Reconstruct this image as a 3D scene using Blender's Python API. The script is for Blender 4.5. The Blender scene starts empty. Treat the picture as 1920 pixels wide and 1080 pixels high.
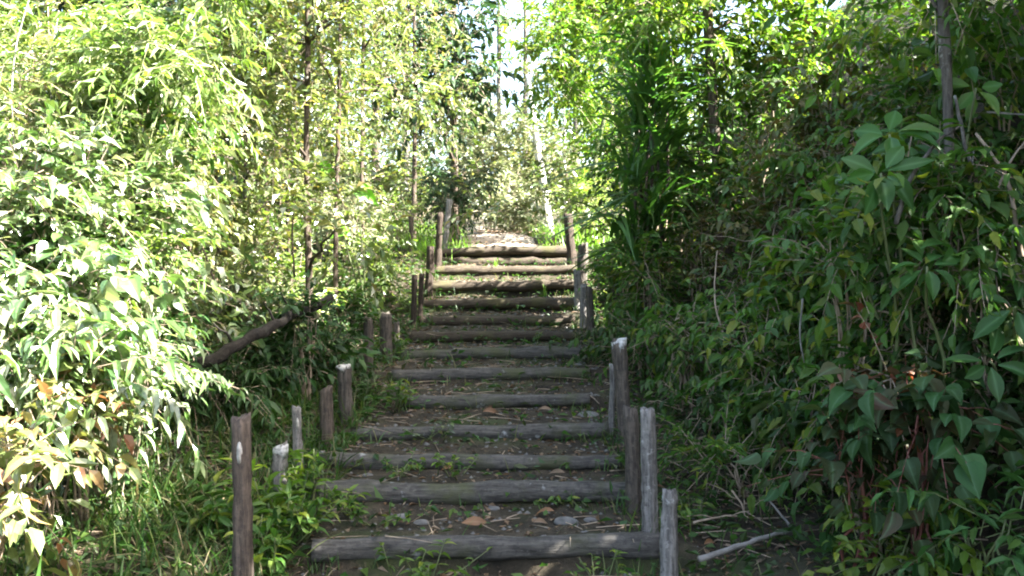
import bpy, math
import numpy as np

# ------------------------------------------------------------------ basics
sc = bpy.context.scene
COL = sc.collection
F, EYE, HZ = 1700.0, 1.5, 520.0
UP = np.array([0., 0., 1.])
_seed = [11]
def rng():
    _seed[0] += 1
    return np.random.default_rng(_seed[0])
def at(px, py, d):                       # a point of the place seen at this pixel, d metres ahead
    return np.array([(px - 960) * d / F, d, EYE - (py - HZ) * d / F])
def nrm(v):
    return v / (np.linalg.norm(v, axis=-1, keepdims=True) + 1e-9)
def sstep(a, b, x):
    t = np.clip((x - a) / (b - a), 0, 1)
    return t * t * (3 - 2 * t)

def vnoise(x, y, s=0):                   # cheap smooth value noise
    xi, yi = np.floor(x), np.floor(y)
    fx, fy = x - xi, y - yi
    fx, fy = fx * fx * (3 - 2 * fx), fy * fy * (3 - 2 * fy)
    def h(a, b):
        v = np.sin(a * 127.1 + b * 311.7 + s * 74.7) * 43758.5453
        return v - np.floor(v)
    return (h(xi, yi) * (1 - fx) + h(xi + 1, yi) * fx) * (1 - fy) + (h(xi, yi + 1) * (1 - fx) + h(xi + 1, yi + 1) * fx) * fy - .5

# ------------------------------------------------------------------ materials
def mat(name):
    m = bpy.data.materials.new(name); m.use_nodes = True
    nt = m.node_tree; nt.nodes.clear()
    out = nt.nodes.new('ShaderNodeOutputMaterial')
    return m, nt, out
def ramp(nt, cols, fac, pos=None, interp='LINEAR'):
    r = nt.nodes.new('ShaderNodeValToRGB'); r.color_ramp.interpolation = interp
    e = r.color_ramp.elements
    n = len(cols)
    while len(e) < n: e.new(.5)
    for i, c in enumerate(cols):
        e[i].position = pos[i] if pos else i / max(1, n - 1)
        e[i].color = (*c, 1)
    nt.links.new(fac, r.inputs[0])
    return r.outputs[0]
def noise(nt, vec, scale, detail=4, rough=.55):
    n = nt.nodes.new('ShaderNodeTexNoise')
    n.inputs['Scale'].default_value = scale; n.inputs['Detail'].default_value = detail; n.inputs['Roughness'].default_value = rough
    if vec: nt.links.new(vec, n.inputs['Vector'])
    return n.outputs[0]
def mapping(nt, vec, scale):
    m = nt.nodes.new('ShaderNodeMapping'); m.inputs['Scale'].default_value = scale
    nt.links.new(vec, m.inputs['Vector']); return m.outputs[0]
def mix(nt, fac, a, b):
    m = nt.nodes.new('ShaderNodeMix'); m.data_type = 'RGBA'
    for s, v in ((m.inputs[0], fac), (m.inputs[6], a), (m.inputs[7], b)):
        if hasattr(v, 'node'): nt.links.new(v, s)
        elif isinstance(v, (int, float)): s.default_value = v
        else: s.default_value = (*v, 1)
    return m.outputs[2]

def leaf_mat(name, cols, rough=.42, trans=.38, spec=.5, tint=(1.1, 1.3, .6)):
    m, nt, out = mat(name)
    g = nt.nodes.new('ShaderNodeNewGeometry')
    col = ramp(nt, cols, g.outputs['Random Per Island'])
    tc = nt.nodes.new('ShaderNodeTexCoord')
    n = noise(nt, tc.outputs['Object'], 2.5, 2)
    hs = nt.nodes.new('ShaderNodeHueSaturation')
    mr = nt.nodes.new('ShaderNodeMapRange')
    mr.inputs[1].default_value, mr.inputs[2].default_value, mr.inputs[3].default_value, mr.inputs[4].default_value = .3, .7, .7, 1.3
    nt.links.new(n, mr.inputs[0]); nt.links.new(mr.outputs[0], hs.inputs['Value']); nt.links.new(col, hs.inputs['Color'])
    at_ = nt.nodes.new('ShaderNodeAttribute'); at_.attribute_name = 'rib'
    pw = nt.nodes.new('ShaderNodeMath'); pw.operation = 'POWER'; pw.inputs[1].default_value = 3.; nt.links.new(at_.outputs['Fac'], pw.inputs[0])
    md = nt.nodes.new('ShaderNodeMath'); md.operation = 'MULTIPLY'; md.inputs[1].default_value = .5; nt.links.new(pw.outputs[0], md.inputs[0])
    nb = noise(nt, tc.outputs['Object'], 60, 3)
    mo = nt.nodes.new('ShaderNodeMapRange'); mo.inputs[1].default_value, mo.inputs[2].default_value, mo.inputs[3].default_value, mo.inputs[4].default_value = .35, .65, 0, .3
    nt.links.new(nb, mo.inputs[0])
    c1 = mix(nt, mo.outputs[0], hs.outputs[0], tuple(.6 * x + .02 for x in cols[0]))
    c2 = mix(nt, md.outputs[0], c1, tuple(min(1, 1.8 * x + .06) for x in cols[0]))
    p = nt.nodes.new('ShaderNodeBsdfPrincipled')
    p.inputs['Roughness'].default_value = rough; p.inputs['Specular IOR Level'].default_value = spec
    nt.links.new(c2, p.inputs['Base Color'])
    t = nt.nodes.new('ShaderNodeBsdfTranslucent')
    mm = nt.nodes.new('ShaderNodeMix'); mm.data_type = 'RGBA'; mm.blend_type = 'MULTIPLY'; mm.inputs[0].default_value = 1
    nt.links.new(hs.outputs[0], mm.inputs[6]); mm.inputs[7].default_value = (*tint, 1)
    mm.clamp_result = False
    nt.links.new(mm.outputs[2], t.inputs[0])
    s = nt.nodes.new('ShaderNodeMixShader'); s.inputs[0].default_value = trans
    nt.links.new(p.outputs[0], s.inputs[1]); nt.links.new(t.outputs[0], s.inputs[2]); nt.links.new(s.outputs[0], out.inputs[0])
    return m

def bark_mat(name, dark, light, scale=(9, 9, 1.6), spot=(.42, .42, .38), spots=.62, bump=.5, moss=None):
    m, nt, out = mat(name)
    tc = nt.nodes.new('ShaderNodeTexCoord'); o = tc.outputs['Object']
    n1 = noise(nt, mapping(nt, o, scale), 5, 6, .65)
    col = ramp(nt, [dark, light], n1, [.32, .7])
    n4 = noise(nt, o, 38, 6, .7)
    col = mix(nt, ramp(nt, [(0, 0, 0), (.75, .75, .75)], n4, [.52, .7]), col, tuple(.45 * a + .01 for a in dark))
    col = mix(nt, ramp(nt, [(.6, .6, .6), (0, 0, 0)], n4, [.3, .42]), col, tuple(1.25 * a for a in light))
    n2 = noise(nt, o, 7, 4, .6)
    f = ramp(nt, [(0, 0, 0), (1, 1, 1)], n2, [spots, spots + .07])
    col = mix(nt, f, col, spot)
    if moss:
        n3 = noise(nt, o, 3.2, 4, .6)
        col = mix(nt, ramp(nt, [(0, 0, 0), (.8, .8, .8)], n3, [.5, .66]), col, moss)
    p = nt.nodes.new('ShaderNodeBsdfPrincipled'); p.inputs['Roughness'].default_value = .85; p.inputs['Specular IOR Level'].default_value = .25
    nt.links.new(col, p.inputs['Base Color'])
    b = nt.nodes.new('ShaderNodeBump'); b.inputs['Strength'].default_value = bump; b.inputs['Distance'].default_value = .02
    nt.links.new(n1, b.inputs['Height']); nt.links.new(b.outputs[0], p.inputs['Normal'])
    nt.links.new(p.outputs[0], out.inputs[0])
    return m
def plain_mat(name, c1, c2, scale=20, rough=.8, bump=.3):
    m, nt, out = mat(name)
    tc = nt.nodes.new('ShaderNodeTexCoord')
    n = noise(nt, tc.outputs['Object'], scale, 5)
    p = nt.nodes.new('ShaderNodeBsdfPrincipled'); p.inputs['Roughness'].default_value = rough
    nt.links.new(ramp(nt, [c1, c2], n, [.3, .7]), p.inputs['Base Color'])
    b = nt.nodes.new('ShaderNodeBump'); b.inputs['Strength'].default_value = bump; b.inputs['Distance'].default_value = .01
    nt.links.new(n, b.inputs['Height']); nt.links.new(b.outputs[0], p.inputs['Normal'])
    nt.links.new(p.outputs[0], out.inputs[0])
    return m
def ground_mat():
    m, nt, out = mat('forest_soil')
    tc = nt.nodes.new('ShaderNodeTexCoord'); o = tc.outputs['Object']
    n1 = noise(nt, o, 6, 8, .7); n2 = noise(nt, o, 34, 5, .7); n3 = noise(nt, o, 1.7, 4, .6)
    c = ramp(nt, [(.013, .011, .008), (.034, .028, .018), (.072, .058, .039)], n1, [.3, .52, .75])
    c = mix(nt, ramp(nt, [(0, 0, 0), (1, 1, 1)], n2, [.58, .7]), c, (.13, .095, .06))
    c = mix(nt, ramp(nt, [(0, 0, 0), (.75, .75, .75)], n3, [.5, .66]), c, (.03, .045, .012))
    p = nt.nodes.new('ShaderNodeBsdfPrincipled'); p.inputs['Roughness'].default_value = .95; p.inputs['Specular IOR Level'].default_value = .2
    nt.links.new(c, p.inputs['Base Color'])
    b = nt.nodes.new('ShaderNodeBump'); b.inputs['Strength'].default_value = .8; b.inputs['Distance'].default_value = .03
    nt.links.new(n2, b.inputs['Height']); nt.links.new(b.outputs[0], p.inputs['Normal'])
    nt.links.new(p.outputs[0], out.inputs[0])
    return m

G = lambda r, g, b: (r, g, b)
M = {
 'soil': ground_mat(),
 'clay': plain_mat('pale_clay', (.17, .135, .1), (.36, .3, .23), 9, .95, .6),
 'log': bark_mat('log_wood', (.02, .019, .016), (.1, .092, .08), (1.3, 9, 9), (.3, .31, .3), .65, .7, (.05, .055, .022)),
 'log_brown': bark_mat('log_brown_wood', (.026, .018, .01), (.07, .056, .04), (1.3, 9, 9), (.26, .22, .16), .68, .7, (.06, .055, .02)),
 'post': bark_mat('post_wood', (.025, .021, .017), (.12, .1, .08), (11, 11, 1.4), (.3, .29, .27), .68, .8),
 'post_dark': bark_mat('post_dark_wood', (.016, .011, .008), (.06, .043, .03), (11, 11, 1.4), (.16, .13, .1), .7, .8),
 'post_grey': bark_mat('post_grey_wood', (.05, .046, .042), (.25, .235, .215), (13, 13, 1.2), (.5, .5, .48), .6, .8),
 'post_brown': bark_mat('post_brown_wood', (.03, .023, .018), (.125, .097, .075), (11, 11, 1.4), (.3, .25, .2), .68, .8),
 'cut': plain_mat('pale_cut_wood', (.16, .15, .13), (.42, .4, .36), 40, .8),
 'white': plain_mat('weathered_white', (.1, .1, .095), (.5, .5, .48), 60, .7),
 'bark': bark_mat('brown_bark', (.028, .02, .014), (.12, .09, .066), (8, 8, 1.5), (.28, .26, .22), .64, .8),
 'bark_grey': bark_mat('lichen_bark', (.04, .034, .028), (.13, .115, .095), (8, 8, 1.5), (.3, .3, .26), .6, .8),
 'bark_shaded': bark_mat('shade_darkened_bark', (.009, .007, .005), (.026, .021, .016), (8, 8, 8), (.035, .035, .025), .64, .8),  # bark colour lowered in place of shade falling on the fallen trunk
 'bark_white': bark_mat('white_bark', (.32, .3, .27), (.62, .6, .56), (5, 5, 2), (.75, .74, .7), .55, .4),
 'twig': plain_mat('dry_twig', (.12, .085, .055), (.3, .235, .165), 12, .85),
 'twig_grey': plain_mat('grey_twig', (.09, .083, .072), (.23, .215, .19), 12, .85),
 'stem_green': plain_mat('green_stem', (.05, .07, .02), (.12, .14, .05), 12, .6),
 'stem_red': plain_mat('reddish_stem', (.1, .03, .025), (.2, .07, .05), 12, .6),
 'cane': plain_mat('bamboo_cane', (.2, .22, .08), (.38, .4, .2), 6, .5),
 'stone': plain_mat('grey_stone', (.045, .044, .04), (.14, .135, .125), 14, .85, .6),
 'dead': leaf_mat('dead_leaf', [G(.06, .035, .018), G(.11, .065, .03), G(.14, .09, .05), G(.2, .15, .1), G(.08, .05, .028)], .7, .15, .3, (1.1, 1, .9)),
 'orange': leaf_mat('orange_leaf', [G(.14, .065, .025), G(.17, .09, .04), G(.11, .055, .025)], .6, .2, .3, (1.1, 1, .9)),
 # foliage
 'gloss': leaf_mat('glossy_leaf', [G(.07, .15, .03), G(.15, .22, .08), G(.045, .11, .03), G(.28, .31, .2), G(.1, .19, .04), G(.3, .31, .2), G(.03, .07, .02), G(.09, .15, .03)], .28, .3, 1., (1.25, 1.3, .65)),  # pale stops paint sun-blown glare into the leaf colour
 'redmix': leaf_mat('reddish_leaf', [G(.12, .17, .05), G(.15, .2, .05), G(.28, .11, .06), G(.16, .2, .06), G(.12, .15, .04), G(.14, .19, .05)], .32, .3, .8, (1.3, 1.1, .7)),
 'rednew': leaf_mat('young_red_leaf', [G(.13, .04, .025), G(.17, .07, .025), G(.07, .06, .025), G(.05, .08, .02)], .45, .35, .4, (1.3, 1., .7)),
 'lime': leaf_mat('lime_leaf', [G(.1, .18, .03), G(.2, .27, .07), G(.07, .14, .022), G(.33, .35, .22), G(.14, .22, .04), G(.05, .1, .02)], .36, .42, .9, (1.35, 1.38, .55)),  # palest stop paints overexposed sunlight into the lime leaves
 'sunny': leaf_mat('sun_brightened_leaf', [G(.09, .14, .03), G(.16, .21, .06), G(.06, .1, .022), G(.24, .26, .13), G(.12, .17, .04), G(.26, .2, .08)], .3, .38, 1., (1.3, 1.35, .6)),  # leaf colour raised to paint in strong sunlight
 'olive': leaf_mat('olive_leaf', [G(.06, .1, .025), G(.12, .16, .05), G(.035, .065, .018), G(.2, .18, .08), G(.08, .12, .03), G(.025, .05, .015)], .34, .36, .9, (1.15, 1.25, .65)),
 'mid': leaf_mat('green_leaf', [G(.05, .12, .018), G(.085, .17, .022), G(.03, .08, .014), G(.06, .13, .02), G(.022, .055, .012), G(.11, .18, .03), G(.045, .11, .018), G(.065, .14, .024), G(.03, .075, .014), G(.2, .22, .03), G(.04, .09, .018)], .45, .42, .22),  # rare yellow stop paints sun flecks onto shaded leaves
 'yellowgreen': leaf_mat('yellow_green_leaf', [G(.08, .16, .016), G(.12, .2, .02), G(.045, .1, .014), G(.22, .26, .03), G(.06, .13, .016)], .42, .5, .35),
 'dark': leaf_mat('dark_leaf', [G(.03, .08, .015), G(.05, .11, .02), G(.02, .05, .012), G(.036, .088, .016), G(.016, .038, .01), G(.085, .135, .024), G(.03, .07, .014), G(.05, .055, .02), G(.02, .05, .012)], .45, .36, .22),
 'blue': leaf_mat('shade_darkened_blue_leaf', [G(.022, .052, .016), G(.034, .07, .02), G(.02, .046, .018), G(.016, .036, .013)], .45, .25, .3, (1.1, 1.3, .8)),  # bluish green, darkened to stand in for shade on bush and crown
 'deep': leaf_mat('shade_darkened_leaf', [G(.02, .055, .014), G(.032, .075, .016), G(.016, .04, .012), G(.05, .095, .02)], .45, .3, .2),  # leaf green darkened to stand in for deep shade
 'broad': leaf_mat('broad_leaf', [G(.045, .125, .026), G(.06, .15, .03), G(.035, .095, .022), G(.09, .16, .028)], .42, .4, .25, (1.2, 1.3, .6)),
 'rust': leaf_mat('rusty_leaf', [G(.06, .085, .022), G(.11, .09, .028), G(.05, .08, .02), G(.15, .11, .035), G(.06, .12, .02), G(.05, .105, .018), G(.07, .125, .02)], .5, .35, .4, (1.3, 1.15, .6)),
 'heart': leaf_mat('heart_leaf', [G(.024, .07, .018), G(.035, .088, .022), G(.06, .055, .025), G(.022, .058, .016), G(.06, .035, .022), G(.03, .07, .02)], .5, .32, .15),
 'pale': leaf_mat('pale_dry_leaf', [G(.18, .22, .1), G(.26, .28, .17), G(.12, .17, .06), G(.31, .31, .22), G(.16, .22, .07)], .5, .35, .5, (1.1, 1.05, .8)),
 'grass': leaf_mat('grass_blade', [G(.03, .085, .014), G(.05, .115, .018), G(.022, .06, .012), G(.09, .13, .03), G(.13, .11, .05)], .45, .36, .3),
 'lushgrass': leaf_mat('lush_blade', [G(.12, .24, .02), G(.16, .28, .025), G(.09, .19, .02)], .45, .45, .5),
 'drygrass': leaf_mat('dry_blade', [G(.2, .16, .08), G(.3, .25, .14), G(.1, .11, .04), G(.07, .1, .03)], .6, .3, .4, (1.1, 1, .7)),
 'strap': leaf_mat('strap_blade', [G(.045, .12, .022), G(.06, .14, .028), G(.035, .09, .018), G(.1, .16, .035)], .4, .45, .35),
 'biglime': leaf_mat('big_lime_leaf', [G(.12, .3, .02), G(.14, .32, .03)], .4, .55, .5),
}

# ------------------------------------------------------------------ mesh builder
class MB:
    def __init__(s): s.v = []; s.f = []; s.n = 0; s.rib = {}
    def add(s, v, f, m=0):
        v = np.asarray(v, float).reshape(-1, 3); f = np.asarray(f, int)
        s.f.append((f + s.n, m)); s.v.append(v); s.n += len(v)
    def build(s, name, mats, parent=None, smooth=False):
        v = np.concatenate(s.v)
        if parent is not None: v = v - np.array(parent.location)
        me = bpy.data.meshes.new(name)
        me.vertices.add(len(v)); me.vertices.foreach_set('co', v.astype(np.float32).ravel())
        loops = np.concatenate([f.ravel() for f, _ in s.f])
        tot = np.concatenate([np.full(len(f), f.shape[1]) for f, _ in s.f])
        mi = np.concatenate([np.full(len(f), m) for f, m in s.f])
        me.loops.add(len(loops)); me.loops.foreach_set('vertex_index', loops.astype(np.int32))
        me.polygons.add(len(tot)); me.polygons.foreach_set('loop_start', np.concatenate([[0], np.cumsum(tot)[:-1]]).astype(np.int32))
        for m in mats: me.materials.append(M[m])
        me.polygons.foreach_set('material_index', mi.astype(np.int32))
        me.polygons.foreach_set('use_smooth', np.full(len(tot), smooth))
        if s.rib:
            a = me.attributes.new('rib', 'FLOAT', 'POINT')
            a.data.foreach_set('value', np.concatenate([s.rib.get(k, np.zeros(len(x))) for k, x in enumerate(s.v)]).astype(np.float32))
        me.update(calc_edges=True)
        o = bpy.data.objects.new(name, me); COL.objects.link(o)
        if parent is not None: o.parent = parent
        return o
def tag(o, label, cat, group=None):
    o['label'] = label; o['category'] = cat
    if group: o['group'] = group
    return o
def thing(name, label, cat, loc, group=None):
    o = bpy.data.objects.new(name, None); COL.objects.link(o)
    o.location = [float(q) for q in loc]; o.empty_display_size = .1
    return tag(o, label, cat, group)

# leaf templates: (verts u along, v across, w up; faces)
OV = (np.array([(0, 0, 0), (.3, -.44, .1), (.3, 0, .02), (.3, .44, .1), (.66, -.36, .02), (.66, 0, -.04), (.66, .36, .02), (1, 0, -.2)]),
      [np.array([(0, 2, 1), (0, 3, 2), (4, 5, 7), (5, 6, 7)]), np.array([(1, 2, 5, 4), (2, 3, 6, 5)])])
SI = (np.array([(0, 0, 0), (.42, -.5, .1), (1, 0, -.14), (.42, .5, .1)]), [np.array([(0, 2, 1), (0, 3, 2)])])
def _rich(rows):
    v = [(0, 0, 0)]; tri = []; quad = []
    for (u, w) in rows:
        c = -.34 * u * u + .08 * u
        v += [(u, -w, c + .16 * w), (u, -w * .5, c + .05 * w), (u, 0, c), (u, w * .5, c + .05 * w), (u, w, c + .16 * w)]
    n = len(rows)
    tri += [(0, 2, 1), (0, 3, 2), (0, 4, 3), (0, 5, 4)]
    for i in range(n - 1):
        a, b = 1 + 5 * i, 6 + 5 * i
        for k in range(4): quad.append((a + k, a + k + 1, b + k + 1, b + k))
    t = len(v); v.append((1, 0, -.28)); a = 1 + 5 * (n - 1)
    tri += [(a + k, a + k + 1, t) for k in range(4)]
    return (np.array(v), [np.array(tri), np.array(quad)])
BIG = _rich([(.12, .18), (.3, .4), (.5, .5), (.7, .42), (.87, .2)])
HEART = _rich([(.03, .3), (.18, .5), (.4, .5), (.62, .36), (.82, .17)])

CR = np.random.default_rng(5)
def leaves(mb, P, D, N, L, W, tm=SI, m=0):
    P = np.asarray(P, float); D = nrm(D); S = nrm(np.cross(N, D)); N = np.cross(D, S)
    L = np.broadcast_to(np.asarray(L, float), (len(P),)); W = np.broadcast_to(np.asarray(W, float), (len(P),))
    T, fs = tm
    u, v, w = T[:, 0], T[:, 1], T[:, 2]
    cu = CR.uniform(.3, 1.9, len(P)) * np.where(CR.uniform(0, 1, len(P)) < .08, -1, 1); tw = CR.normal(0, .25, len(P))
    V = (P[:, None] + D[:, None] * (L[:, None] * u)[..., None] + S[:, None] * (W[:, None] * v)[..., None] + N[:, None] * (L[:, None] * w * cu[:, None] + W[:, None] * v * u * tw[:, None])[..., None])
    k = len(T); off = (np.arange(len(P)) * k)[:, None, None]
    if tm is BIG or tm is HEART: mb.rib[len(mb.v)] = np.tile(np.where(np.abs(v) < .01, 1., 0.), len(P))
    base = mb.n; mb.v.append(V.reshape(-1, 3)); mb.n += V.shape[0] * k
    for f in fs:
        mb.f.append(((f[None] + off).reshape(-1, f.shape[1]) + base, m))

def twigs(mb, O, D, L, droop, r, m=1):
    n = len(O); t = np.array([0, .5, 1.])
    C = O[:, None] + D[:, None] * (L[:, None] * t)[..., None] - UP * (droop * L[:, None] * t * t)[..., None]
    S = nrm(np.cross(D, UP + .01)); N = np.cross(D, S)
    a = np.array([0, 2.094, 4.189])
    ring = S[:, None, None] * np.cos(a)[None, None, :, None] + N[:, None, None] * np.sin(a)[None, None, :, None]
    V = C[:, :, None] + ring * (r * np.array([1, .75, .35]))[None, :, None, None]
    f = np.array([(i * 3 + k, i * 3 + (k + 1) % 3, i * 3 + 3 + (k + 1) % 3, i * 3 + 3 + k) for i in range(2) for k in range(3)])
    base = mb.n; mb.v.append(V.reshape(-1, 3)); mb.n += n * 9
    mb.f.append(((f[None] + (np.arange(n) * 9)[:, None, None]).reshape(-1, 4) + base, m))

def sprays(mb, O, D, L, nl, ll, lw, R, tm=SI, droop=.25, ldroop=.25, tr=.003, m=0, tm_m=1, wob=.3):
    O = np.asarray(O, float); D = nrm(D); n = len(O); L = np.broadcast_to(np.asarray(L, float), (n,))
    if tr: twigs(mb, O, D, L, droop, tr, tm_m)
    t = np.linspace(.12, 1, nl)[None] + R.uniform(-.05, .05, (n, nl))
    P = O[:, None] + D[:, None] * (L[:, None] * t)[..., None] - UP * (droop * L[:, None] * t * t)[..., None]
    T = nrm(D[:, None] - UP * (2 * droop * t)[..., None])
    S = nrm(np.cross(T, UP + .01))
    sg = np.where(np.arange(nl) % 2, 1., -1.)[None, :, None]
    LD = T * .55 + S * sg * .8 + R.normal(0, wob, (n, nl, 3)) - UP * ldroop
    LD[:, -1] = T[:, -1] + R.normal(0, .2, (n, 3)) - UP * ldroop
    N = UP + R.normal(0, .38, (n, nl, 3))
    sc_ = R.uniform(.6, 1.2, (n, nl))
    leaves(mb, P.reshape(-1, 3), LD.reshape(-1, 3), N.reshape(-1, 3), (ll * sc_).ravel(), (lw * sc_).ravel(), tm, m)

def tube(mb, pts, rad, sides=8, m=0, cap=True, rough=0., R=None):
    pts = np.asarray(pts, float); n = len(pts); rad = np.broadcast_to(np.asarray(rad, float), (n,))
    T = nrm(np.gradient(pts, axis=0))
    ref = np.array([1., .13, .07]) if abs(T[0][2]) > .7 else UP
    S = nrm(np.cross(T, ref)); N = np.cross(S, T)
    a = np.linspace(0, 2 * math.pi, sides, endpoint=False)
    rr = np.ones((n, sides))
    if rough and R is not None:
        rr = 1 + rough * (R.normal(0, .5, (1, sides)) + R.normal(0, .35, (n, sides)) + .8 * R.normal(0, .5, (n, 1)))
    V = pts[:, None] + (S[:, None] * np.cos(a)[None, :, None] + N[:, None] * np.sin(a)[None, :, None]) * (rad[:, None] * rr)[..., None]
    f = [(i * sides + k, i * sides + (k + 1) % sides, (i + 1) * sides + (k + 1) % sides, (i + 1) * sides + k) for i in range(n - 1) for k in range(sides)]
    b = mb.n
    mb.add(V, f, m)
    if cap:
        e = (n - 1) * sides
        mb.v.append(np.array([pts[-1] + T[-1] * rad[-1] * .12, pts[0] - T[0] * rad[0] * .12])); mb.n += 2
        c, c0 = b + n * sides, b + n * sides + 1
        mb.f.append((np.array([(b + e + k, b + e + (k + 1) % sides, c) for k in range(sides)] + [(b + (k + 1) % sides, b + k, c0) for k in range(sides)]), m))
def curve(a, b, n=8, sag=0., wob=0., R=None):
    t = np.linspace(0, 1, n)[:, None]
    p = np.asarray(a) * (1 - t) + np.asarray(b) * t - UP * sag * 4 * t * (1 - t)
    if R is not None and wob: p[1:-1] += R.normal(0, wob, (n - 2, 3))
    return p
def smooth(pts, n=4):                    # Catmull-Rom through the points
    p = np.asarray(pts, float); p = np.vstack([2 * p[0] - p[1], p, 2 * p[-1] - p[-2]])
    out = []
    for i in range(1, len(p) - 2):
        for t in np.linspace(0, 1, n, endpoint=False):
            a, b, c, d = p[i - 1:i + 3]
            out.append(.5 * (2 * b + (c - a) * t + (2 * a - 5 * b + 4 * c - d) * t * t + (3 * b - a - 3 * c + d) * t ** 3))
    out.append(p[-2]); return np.array(out)
def blades(mb, B, R, h, w, lean=.5, seg=4, m=0, dirs=None, droop=.6):
    n = len(B); a = R.uniform(0, 6.283, n)
    H = nrm(np.stack([np.cos(a), np.sin(a), np.zeros(n)], 1)) if dirs is None else nrm(dirs)
    le = R.uniform(.15, 1, n) * lean
    D = nrm(UP + H * le[:, None]); hh = h * R.uniform(.55, 1.15, n)
    t = np.linspace(0, 1, seg + 1)
    C = B[:, None] + D[:, None] * (hh[:, None] * t)[..., None] + (H[:, None] * .5 - UP * .55)[:, :] * (hh[:, None] * droop * le[:, None] * 1.2 * t ** 2.2)[..., None]
    S = nrm(np.cross(H, UP) + R.normal(0, .25, (n, 3)))
    ww = (w * R.uniform(.6, 1.2, n))[:, None] * (np.clip(1 - t ** 2.2, .04, 1) * (.55 + .45 * np.minimum(1, t * 4)))[None]
    V = np.stack([C - S[:, None] * ww[..., None] * .5, C + S[:, None] * ww[..., None] * .5], 2)
    k = (seg + 1) * 2
    f = np.array([(2 * i, 2 * i + 1, 2 * i + 3, 2 * i + 2) for i in range(seg)])
    base = mb.n; mb.v.append(V.reshape(-1, 3)); mb.n += n * k
    mb.f.append(((f[None] + (np.arange(n) * k)[:, None, None]).reshape(-1, 4) + base, m))

# ------------------------------------------------------------------ terrain
# the thirteen logs: pixel x0, x1, y of the centre, distance, radius
LOGS = [(588, 1238, 1027, 4.2, .056), (575, 1192, 923, 4.85, .058), (600, 1172, 866, 5.3, .05), (662, 1140, 811, 5.75, .047),
        (752, 1105, 752, 6.35, .047), (735, 1105, 702, 6.95, .05), (752, 1088, 664, 7.6, .05), (772, 1085, 632, 8.3, .048),
        (772, 1078, 601, 9.0, .052), (785, 1085, 571, 9.65, .054), (802, 1082, 536, 10.3, .056), (815, 1078, 507, 11.0, .054), (828, 1072, 472, 11.7, .06)]
LC = [at((a + b) / 2, y, d) for a, b, y, d, r in LOGS]
LY = np.array([c[1] for c in LC]); LZ = np.array([c[2] for c in LC]); LR = np.array([l[4] for l in LOGS])

def slope(y):
    z = np.interp(y, np.concatenate([[-8, 0, 3.4], LY, [13.2, 14.6, 17, 24, 45, 90]]),
                  np.concatenate([[-.5, .02, .12], LZ - .02, [1.84, 2.12, 2.3, 3.0, 5.0, 10.]]))
    return z
def stairs(y):
    z = np.where(y < LY[0], .13 + .03 * (y - 3.5), 0.)
    top = LZ + LR * .45
    nxt = np.append(LZ[1:] - LR[1:] * .9, top[-1] + .02)
    ny = np.append(LY[1:], 13.2)
    for k in range(len(LY)):
        t = np.clip((y - LY[k]) / (ny[k] - LY[k]), 0, 1)
        tread = top[k] + (np.minimum(nxt[k], top[k] + .05) - top[k]) * t
        z = np.where(y >= LY[k], tread, z)
    return np.where(y < 12.6, z, slope(y))
def bank(x, y):
    amp = (1 - sstep(11.2, 13.4, y) * .88) * (1 - sstep(16, 30, y) * .6)
    toe = 1.12 + .55 * (1 - sstep(4.5, 7.5, y))
    s = np.clip(x - toe, 0, None)
    b = np.clip(x - .95, 0, None)
    h = 1.35 * (np.sqrt(s * s + .04) - .2) + .16 * b
    h = 4.2 * np.tanh(h / 4.2)
    left = np.clip(-1.1 - x, 0, None)
    hl = .13 * left + .10 * np.clip(left - 1.2, 0, 6)
    return h * amp + hl
def ground(x, y):
    x = np.asarray(x, float); y = np.asarray(y, float)
    c = -.14 + .008 * y
    dx = np.abs(x - c) + .16 * vnoise(y * 2.1, np.sign(x - c) * 2., 6) + .1 * vnoise(y * 6, np.sign(x - c) * 2., 8)
    w = 1 - sstep(.8, 1.02, dx)
    w = w * sstep(3.2, 3.6, y) * (1 - sstep(12.2, 12.9, y))
    z = slope(y) * (1 - w) + stairs(y) * w + bank(x, y)
    z = z + (.035 * (1 - .45 * w)) * (vnoise(x * 2.6, y * 2.6) + .5 * vnoise(x * 7, y * 7, 3)) * 1.6 + .02 * vnoise(x * 15, y * 15, 5)
    far = sstep(4, 14, np.abs(x)) + sstep(15, 26, y)
    return z + far * .6 * vnoise(x * .35, y * .35, 9)
def gz(x, y): return float(ground(np.array([x]), np.array([y]))[0])

xs = np.concatenate([-np.geomspace(1.75, 60, 46)[::-1], np.arange(-1.7, 1.7, .05), np.geomspace(1.75, 60, 56)])
ys = np.concatenate([np.linspace(-10, 2.8, 20), np.arange(3, 14.6, .04), np.geomspace(14.7, 95, 50)])
X, Y = np.meshgrid(xs, ys)
Z = ground(X, Y)
nx, ny = len(xs), len(ys)
i, j = np.meshgrid(np.arange(nx - 1), np.arange(ny - 1))
q = (j * nx + i).ravel()
mb = MB(); mb.add(np.stack([X, Y, Z], -1), np.stack([q, q + 1, q + 1 + nx, q + nx], 1))
g = mb.build('ground', ['soil'], smooth=True); g['kind'] = 'structure'

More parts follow.
